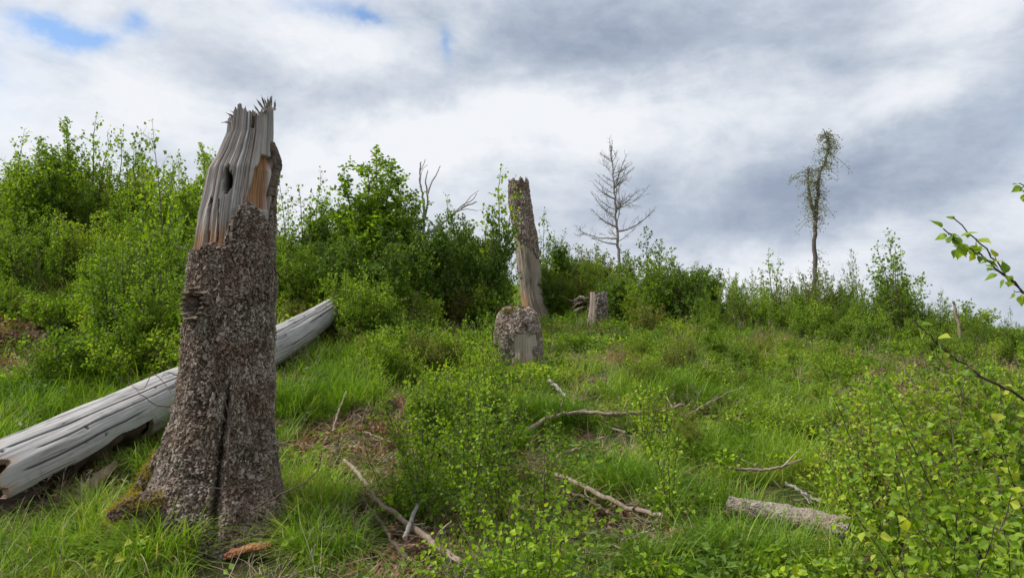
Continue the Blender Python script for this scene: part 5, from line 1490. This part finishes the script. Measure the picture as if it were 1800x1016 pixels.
for q, (px, D, top, lf, ns, spr, lab) in enumerate(CEN):
    rs_ = np.random.default_rng(600 + q); b0 = ground(px, D); h = max(.3, at(px, top, D)[2] - b0[2]); paths = []
    for s_ in range(ns):
        a = rs_.uniform(0, 6.28); sp = rs_.uniform(.3, 1) * spr * h * (0.3 if s_ == 0 else 1); hh = h * (1 if s_ == 0 else rs_.uniform(.6, .95))
        if spr > .7: hh *= rs_.uniform(.35, .8)
        e_ = np.array([math.cos(a) * sp, math.sin(a) * sp, 0])
        paths.append([np.zeros(3) - [0, 0, .05], e_ * .3 + [0, 0, hh * .35], e_ * .65 + [0, 0, hh * .7], e_ + [0, 0, hh]])
    near_sapling('birch_sapling' if lf > .03 else 'leafy_sapling', lab, b0, paths, 700 + q, leaf=lf, gap=.024, cap=300 if lf >= .03 else 120, meshes=leaf_me2, side=1.5, sidelen=.32, r0=.004)

# ------------------------------------------------------------------ grass, herbs and litter
print('scatter')
PROTO = {}


def proto_col(name, meshes):
    c = bpy.data.collections.new(name)
    for q, me in enumerate(meshes):
        c.objects.link(bpy.data.objects.new('%s_%02d' % (name, q), me))
    return c


def scatter(name, pts, rz, scl, idx, col, label, cat=None, tilt=.12):
    n = len(pts); me = bpy.data.meshes.new(name); me.vertices.add(n)
    me.vertices.foreach_set('co', np.asarray(pts, np.float32).ravel())
    r_ = np.stack([rng.normal(0, tilt, n), rng.normal(0, tilt, n), rz], -1)
    a = me.attributes.new('rot', 'FLOAT_VECTOR', 'POINT'); a.data.foreach_set('vector', r_.astype(np.float32).ravel())
    a = me.attributes.new('scl', 'FLOAT', 'POINT'); a.data.foreach_set('value', np.asarray(scl, np.float32))
    a = me.attributes.new('idx', 'INT', 'POINT'); a.data.foreach_set('value', np.asarray(idx, np.int32))
    o = link(name, me); o['kind'] = 'stuff'; o['label'] = label
    if cat: o['category'] = cat
    ng = bpy.data.node_groups.new(name, 'GeometryNodeTree')
    ng.interface.new_socket('Geometry', in_out='INPUT', socket_type='NodeSocketGeometry')
    ng.interface.new_socket('Geometry', in_out='OUTPUT', socket_type='NodeSocketGeometry')
    nd = ng.nodes; gi = nd.new('NodeGroupInput'); go = nd.new('NodeGroupOutput')
    ip = nd.new('GeometryNodeInstanceOnPoints'); ci = nd.new('GeometryNodeCollectionInfo'); ci.inputs[0].default_value = col; ci.inputs['Separate Children'].default_value = True
    ci.inputs['Reset Children'].default_value = True
    def na(nm, tp):
        x = nd.new('GeometryNodeInputNamedAttribute'); x.data_type = tp; x.inputs[0].default_value = nm; return x.outputs[0]
    L_ = ng.links.new
    L_(gi.outputs[0], ip.inputs['Points']); L_(ci.outputs[0], ip.inputs['Instance']); ip.inputs['Pick Instance'].default_value = True
    L_(na('idx', 'INT'), ip.inputs['Instance Index'])
    e2r = nd.new('FunctionNodeEulerToRotation'); L_(na('rot', 'FLOAT_VECTOR'), e2r.inputs[0]); L_(e2r.outputs[0], ip.inputs['Rotation'])
    L_(na('scl', 'FLOAT'), ip.inputs['Scale']); L_(ip.outputs[0], go.inputs[0])
    md = o.modifiers.new('scatter', 'NODES'); md.node_group = ng
    return o


def tuft(rs_, n, rad_, L0, L1, w, lean, droop, mat, tint_lo=0, tint_hi=.85, straw=.06, seg=4):
    g = Geo(); a = rs_.uniform(0, 2 * np.pi, n); r = np.sqrt(rs_.random(n)) * rad_
    P = np.stack([r * np.cos(a), r * np.sin(a), 0 * a - .01], -1)
    a2 = a + rs_.normal(0, .9, n); d = np.stack([np.cos(a2), np.sin(a2), 0 * a2], -1)
    L_ = rs_.uniform(L0, L1, n); le = np.abs(rs_.normal(lean, lean * .6, n)); dr = rs_.uniform(.2, 1, n) * droop
    t = np.linspace(0, 1, seg + 1); up = np.array([0, 0, 1.0])
    C = P[:, None] + L_[:, None, None] * (up * (t - .5 * 0 * t)[None, :, None] * np.sqrt(np.maximum(0.05, 1 - le ** 2))[:, None, None] + d[:, None] * (le[:, None] * t[None] + dr[:, None] * t[None] ** 2 * .8)[..., None] - up * (dr[:, None] * t[None] ** 2.5 * .75)[..., None])
    s_ = np.stack([-np.sin(a2 + rs_.normal(0, .5, n)), np.cos(a2), 0 * a2], -1)
    W_ = (w * rs_.uniform(.6, 1.2, n))[:, None] * (1 - t[None] ** 1.8) + .0003
    V = np.stack([C - s_[:, None] * W_[..., None], C + s_[:, None] * W_[..., None]], 2).reshape(-1, 3)
    k = (seg + 1) * 2; b = (np.arange(n) * k)[:, None, None]
    f = np.array([[2 * i_, 2 * i_ + 1, 2 * i_ + 3, 2 * i_ + 2] for i_ in range(seg)])
    ti = rs_.uniform(tint_lo, tint_hi, n); ti = np.where(rs_.random(n) < straw, 1.3, ti)
    g.add(V, (f[None] + b).reshape(-1, 4), tint=np.repeat(ti, k))
    return g.mesh('tuft', M[mat])


rs_ = np.random.default_rng(77)
fine = proto_col('fine_grass', [tuft(rs_, 34, .07, .07, .20, .0022, .35, .5, 'grass') for _ in range(6)])
longg = proto_col('long_grass', [tuft(rs_, 70, .07, .20, .42, .0030, .30, .9, 'grass', straw=.05, seg=6) for _ in range(5)])
far_g = proto_col('far_grass', [tuft(rs_, 26, .12, .12, .30, .0048, .4, .6, 'grass', seg=3) for _ in range(5)])
straw = proto_col('dry_grass', [tuft(rs_, 40, .08, .10, .32, .0022, .8, .9, 'straw', 0, 1, 0) for _ in range(4)])


def herb(rs_, n, rad_, h, leaf, mat, kind=_MID, width=1.1):
    g = Geo(); a = rs_.uniform(0, 2 * np.pi, n); r = np.sqrt(rs_.random(n)) * rad_
    z = h * rs_.uniform(.25, 1, n) * (1 - .5 * (r / rad_) ** 2)
    P = np.stack([r * np.cos(a), r * np.sin(a), z], -1); A = np.stack([np.cos(a), np.sin(a), .15 + 0 * a], -1) + rs_.normal(0, .5, (n, 3))
    leaves(g, P, A, leaf, kind, rs_, .9, width=width)
    return g.mesh('herb', M[mat])


def weed(rs_):
    g = Geo()
    for q in range(5):
        a = rs_.uniform(0, 6.28); l_ = rs_.uniform(.15, .42); ln = rs_.uniform(.05, .5); p = np.array([rs_.normal(0, .05), rs_.normal(0, .05), 0])
        d = nz(np.array([math.cos(a) * ln, math.sin(a) * ln, 1])); tube(g, np.array([p, p + d * l_ * .5, p + d * l_ + [math.cos(a) * .04, math.sin(a) * .04, -.01]]), [.0022, .0018, .001], 3, tint=rs_.random(), cap=False)
        for v in range(3):
            f = rs_.uniform(.4, 1); d2 = nz(d + rs_.normal(0, .5, 3)); tube(g, np.array([p + d * l_ * f, p + d * l_ * f + d2 * .05]), [.0012, .0008], 3, tint=rs_.random(), cap=False)
    return g.mesh('weed', M['branch'])


herbs = proto_col('herb', [herb(rs_, 42, .11, .16, .034, 'leaf') for _ in range(3)] + [herb(rs_, 42, .12, .20, .030, 'leaf_lime') for _ in range(2)] + [herb(rs_, 60, .15, .14, .020, 'leaf_olive') for _ in range(2)] + [herb(rs_, 34, .14, .26, .055, 'leaf_dark', _NAR, 1.3) for _ in range(2)] + [herb(rs_, 90, .16, .20, .026, 'leaf_dark', _FAR) for _ in range(1)])
weeds = proto_col('dead_weed', [weed(rs_) for _ in range(4)])


def litter_mesh(rs_):
    g = Geo(); n = 30; P = np.stack([rs_.normal(0, .09, n), rs_.normal(0, .09, n), rs_.uniform(.0, .03, n)], -1)
    A = rs_.normal(0, 1, (n, 3)) * [1, 1, .3]; leaves(g, P, A, .035, _MID, rs_, 1.0, width=1.2)
    return g.mesh('litter', M['litter'])


def stick_mesh(rs_):
    g = Geo()
    for q in range(7):
        p = np.array([rs_.normal(0, .08), rs_.normal(0, .08), rs_.uniform(.01, .05)]); d = nz(rs_.normal(0, 1, 3) * [1, 1, .25]); l_ = rs_.uniform(.05, .22)
        tube(g, np.array([p, p + d * l_ * .5 + rs_.normal(0, .012, 3), p + d * l_]), [.003, .0025, .0015], 4, tint=rs_.random(), cap=False)
    return g.mesh('sticks', M['branch'])


lit = proto_col('litter', [litter_mesh(rs_) for _ in range(4)] + [stick_mesh(rs_) for _ in range(4)])

LOGP = [np.array(at(*p)) for p in [(-45, 872, 4.75), (157, 768, 5.8), (290, 702, 6.75), (500, 598, 9.0), (605, 530, 11.0)]]


SL = [hit(px, py) for px, py in [(1283, 918), (1310, 922), (1340, 928), (1370, 935), (1400, 942), (1430, 950), (1465, 960), (1497, 966)]]
SL += [hit(390, 1012), hit(440, 1015), hit(480, 1010), hit(400, 1000), hit(430, 1005), hit(460, 1000), hit(480, 975), hit(402, 972), hit(420, 972), hit(440, 968), hit(460, 962), hit(475, 955), hit(430, 985), hit(455, 980)]
SL += [hit(px, py) + np.array([0, -.05, 0]) for px, py in [(960, 775), (1000, 768), (1040, 766), (1080, 766), (1120, 762), (1160, 758), (1200, 752), (1000, 885), (1050, 908), (1100, 930), (1150, 940), (1300, 858), (1340, 862), (1380, 860), (650, 890), (690, 935), (740, 972), (620, 850)]]


def blocked(x, y, m=0.0):
    b = np.hypot((x - base[0] + .03) / 1.25, y - base[1]) < .36 + m
    for q in range(4):
        p, e_ = LOGP[q][:2], LOGP[q + 1][:2]; d = e_ - p; t = np.clip(((x - p[0]) * d[0] + (y - p[1]) * d[1]) / (d @ d), 0, 1)
        b |= np.hypot(x - p[0] - t * d[0], y - p[1] - t * d[1]) < .19 + m
    b |= np.hypot(x - st3b[0], y - st3b[1]) < .28 + m
    for q in SL: b |= np.hypot(x - q[0], (y - q[1] + .14) * .7) < .14 + m
    return b


def field(x0, x1, y0, y1, dens):
    n = int((x1 - x0) * (y1 - y0) * dens); x = rng.uniform(x0, x1, n); y = rng.uniform(y0, y1, n)
    ok = np.abs(x) < y * .78 + 1.0
    return x[ok], y[ok]


def mask(x, y, p):
    k = rng.random(len(x)) < p
    return x[k], y[k]


def col(x): return np.stack([x, np.zeros_like(x), np.zeros_like(x)], -1)


def put(name, lab, protos, x, y, n_idx, s0, s1, tilt=.12, dz=0, idx=None):
    P = np.stack([x, y, tz(x, y) + dz], -1); n = len(x)
    scatter(name, P, rng.uniform(0, 6.28, n), rng.uniform(s0, s1, n), rng.integers(0, n_idx, n) if idx is None else idx, protos, lab, tilt=tilt)
    print(name, n)


grassy = lambda x, y: fbm(np.stack([x * .8, y * .8, 0 * x], -1), 80, 3)
lushy = lambda x, y: fbm(np.stack([x * 1.5, y * 1.5, 0 * x + 3], -1), 84, 3)
# near fine grass
x, y = field(-6, 6, 2.2, 8.5, 260); bb = bareness(x, y); x, y = mask(x, y, (1 - bb * .93) * (~blocked(x, y)) * np.clip(.36 + (grassy(x, y) - .48) * 4, .06, .9))
put('grass', 'fresh green grass covering the near slope', fine, x, y, 6, .6, 1.25)
# long tussock grass
LUSH = [(300, 930, .9, .6), (60, 960, .6, .5), (560, 900, .35, .4), (600, 960, .4, .4), (720, 870, .18, .2), (150, 700, 1.6, .7), (40, 720, 1.2, .7), (480, 990, .8, .3), (1060, 850, .45, .3), (1130, 860, .35, .25), (640, 650, .9, 1.0), (560, 720, .7, .7), (700, 600, .6, .8), (1340, 830, .6, .6), (1220, 700, 1.2, .6),
        (1420, 760, .5, .4), (1290, 640, 1.8, .7), (1050, 570, .6, .6), (620, 560, .7, .8), (1330, 1000, .8, .3), (1150, 1010, .25, .2), (960, 740, .4, .3), (100, 440, 1.2, .6), (720, 440, .9, .5)]
LP_ = [(hit(px, py), a, b) for px, py, a, b in LUSH]


def lush(x, y):
    v = np.zeros_like(x)
    for c, a, b in LP_:
        q = np.hypot((x - c[0]) / a, (y - c[1]) / b); v = np.maximum(v, 1 - sstep(.5, 1.25, q))
    return v


x, y = field(-6.5, 6.5, 2.2, 9.5, 95); bb = bareness(x, y)
x, y = mask(x, y, np.clip(lush(x, y) * .95 + (lushy(x, y) - .55) * 2.4, .01, 1) * (1 - bb * .97) * (~blocked(x, y, .02)))
put('grass', 'long drooping tussock grass on the near slope', longg, x, y, 5, .65, 1.35, .08)
# farther grass
x, y = field(-14, 14, 7.5, 18, 75); bb = bareness(x, y); x, y = mask(x, y, (1 - bb * .9) * (~blocked(x, y)) * np.clip(.32 + (grassy(x, y) - .48) * 4 + lush(x, y) * .5, .06, 1))
put('grass', 'grass on the farther slope below the shrubs', far_g, x, y, 5, .6, 1.3)
# beyond the hill edge and beside the picture
x, y = field(-30, 30, 18, 40, 7)
put('grass', 'grass beyond the hill edge', far_g, x, y, 5, 1.2, 2.2)
# dry blades
x, y = field(-9, 9, 2.5, 14, 26); bb = bareness(x, y); x, y = mask(x, y, np.clip(.38 + bb * .6, 0, 1) * (~blocked(x, y)))
put('dry_grass', 'dry straw coloured grass in and around the bare patches', straw, x, y, 4, .6, 1.2, .3)
# herbs
x, y = field(-11, 11, 2.5, 15, 85); bb = bareness(x, y); hb = fbm(np.stack([x * .9, y * .9, 0 * x + 9], -1), 88, 3)
x, y = mask(x, y, np.clip((hb - .38) * 3.2, .08, .95) * (1 - bb * .8) * (~blocked(x, y, .04)))
hi = np.where(rng.random(len(x)) < np.clip(.5 + (fbm(np.stack([x * .5, y * .5, 0 * x], -1), 90, 2) - .5) * 3, 0, 1), rng.integers(0, 3, len(x)), rng.integers(3, 10, len(x)))
put('undergrowth', 'low leafy herbs between the grass', herbs, x, y, 10, .6, 1.35, .15, idx=hi)
x, y = field(-9, 9, 3.0, 14, 6); x, y = mask(x, y, np.clip(.5 + bareness(x, y), 0, 1) * (~blocked(x, y, .05)))
put('dead_weeds', 'thin dead brown weed stems standing among the grass', weeds, x, y, 4, .6, 1.1, .2)
# litter and small sticks
x, y = field(-8, 8, 2.6, 14, 95); bb = bareness(x, y); x, y = mask(x, y, np.clip(.16 + bb, 0, 1) * (~blocked(x, y, -.05)))
put('leaf_litter', 'brown dead leaves and small sticks on the bare patches', lit, x, y, 8, .7, 1.3, .2)

# upright red brown dead fern left of the central saplings
for q, (px, py) in enumerate([(665, 770), (690, 790), (720, 730)]):
    c = hit(px, py); rs_ = np.random.default_rng(900 + q); g = Geo()
    for s_ in range(26):
        a = rs_.uniform(0, 6.28); l_ = rs_.uniform(.10, .26); d = np.array([math.cos(a) * .4, math.sin(a) * .4, 1]); p = np.array([rs_.normal(0, .05), rs_.normal(0, .05), 0])
        P = np.array([p, p + d * l_ * .6, p + d * l_ + [d[0] * .08, d[1] * .08, -.03]]); tube(g, P, [.003, .0025, .0012], 4, tint=rs_.random(), cap=False)
        leaves(g, p + d * l_ * rs_.uniform(.3, 1, (9, 1)), rs_.normal(0, 1, (9, 3)) * [1, 1, .4] + [0, 0, -.6], .035, _NAR, rs_, .2, width=1.5)
    o = link('dead_fern', g.mesh('dead_fern', M['litter']), None, c)
    tag(o, ['upright clump of red brown dead fern right of the bare brown patch', 'lower clump of red brown dead fern beside the central sapling', 'small dead fern clump uphill of the central clump'][q], 'dead fern')

# broad tussocks that stand out one by one
tus = [tuft(np.random.default_rng(50 + q), 230, .12, .22, .46, .0032, .42, 1.0, 'grass', .0, .7, .04, 7) for q in range(3)]
TUS = [(310, 970, 'large drooping grass tussock at the bottom in front of the tall snag'), (255, 1000, 'grass tussock at the bottom edge left of the snag foot'), (590, 985, 'grass tussock at the bottom right of the snag foot'),
       (725, 880, 'dark grass tussock under the left side of the central saplings'), (1075, 868, 'big overhanging grass tussock above the bare brown patch'), (1135, 872, 'grass tussock at the right end of the bare brown patch'),
       (565, 880, 'dark green tussock touching the right foot of the tall snag'), (110, 985, 'grass tussock near the bottom left corner'), (20, 1000, 'grass tussock in the bottom left corner'), (270, 722, 'small tussock squeezed between the log and the tall snag'),
       (1250, 985, 'grass tussock left below the short log'), (1545, 850, 'grass tussock right of the short log'), (1450, 760, 'grass tussock in the right hand meadow'), (1340, 800, 'grass tussock in the middle of the right hand meadow')]
for q, (px, py, lab) in enumerate(TUS):
    c = hit(px, py)
    if q == 9: c = np.array([at(270, 722, 5.75)[0], 5.75, 0]); c[2] = float(tz(c[0], c[1])) + .06
    o = link('grass_tussock', tus[q % 3], None, c); o.rotation_euler = (0, 0, q * 1.7); s_ = 1.2 * [1.0, .9, .95, .8, 1.15, 1.0, 1.0, .9, 1, .8, .9, .9, 1, 1][q]; o.scale = (s_, s_, s_ * .95)
    tag(o, lab, 'grass tussock')
print('objects', len(SC.objects))
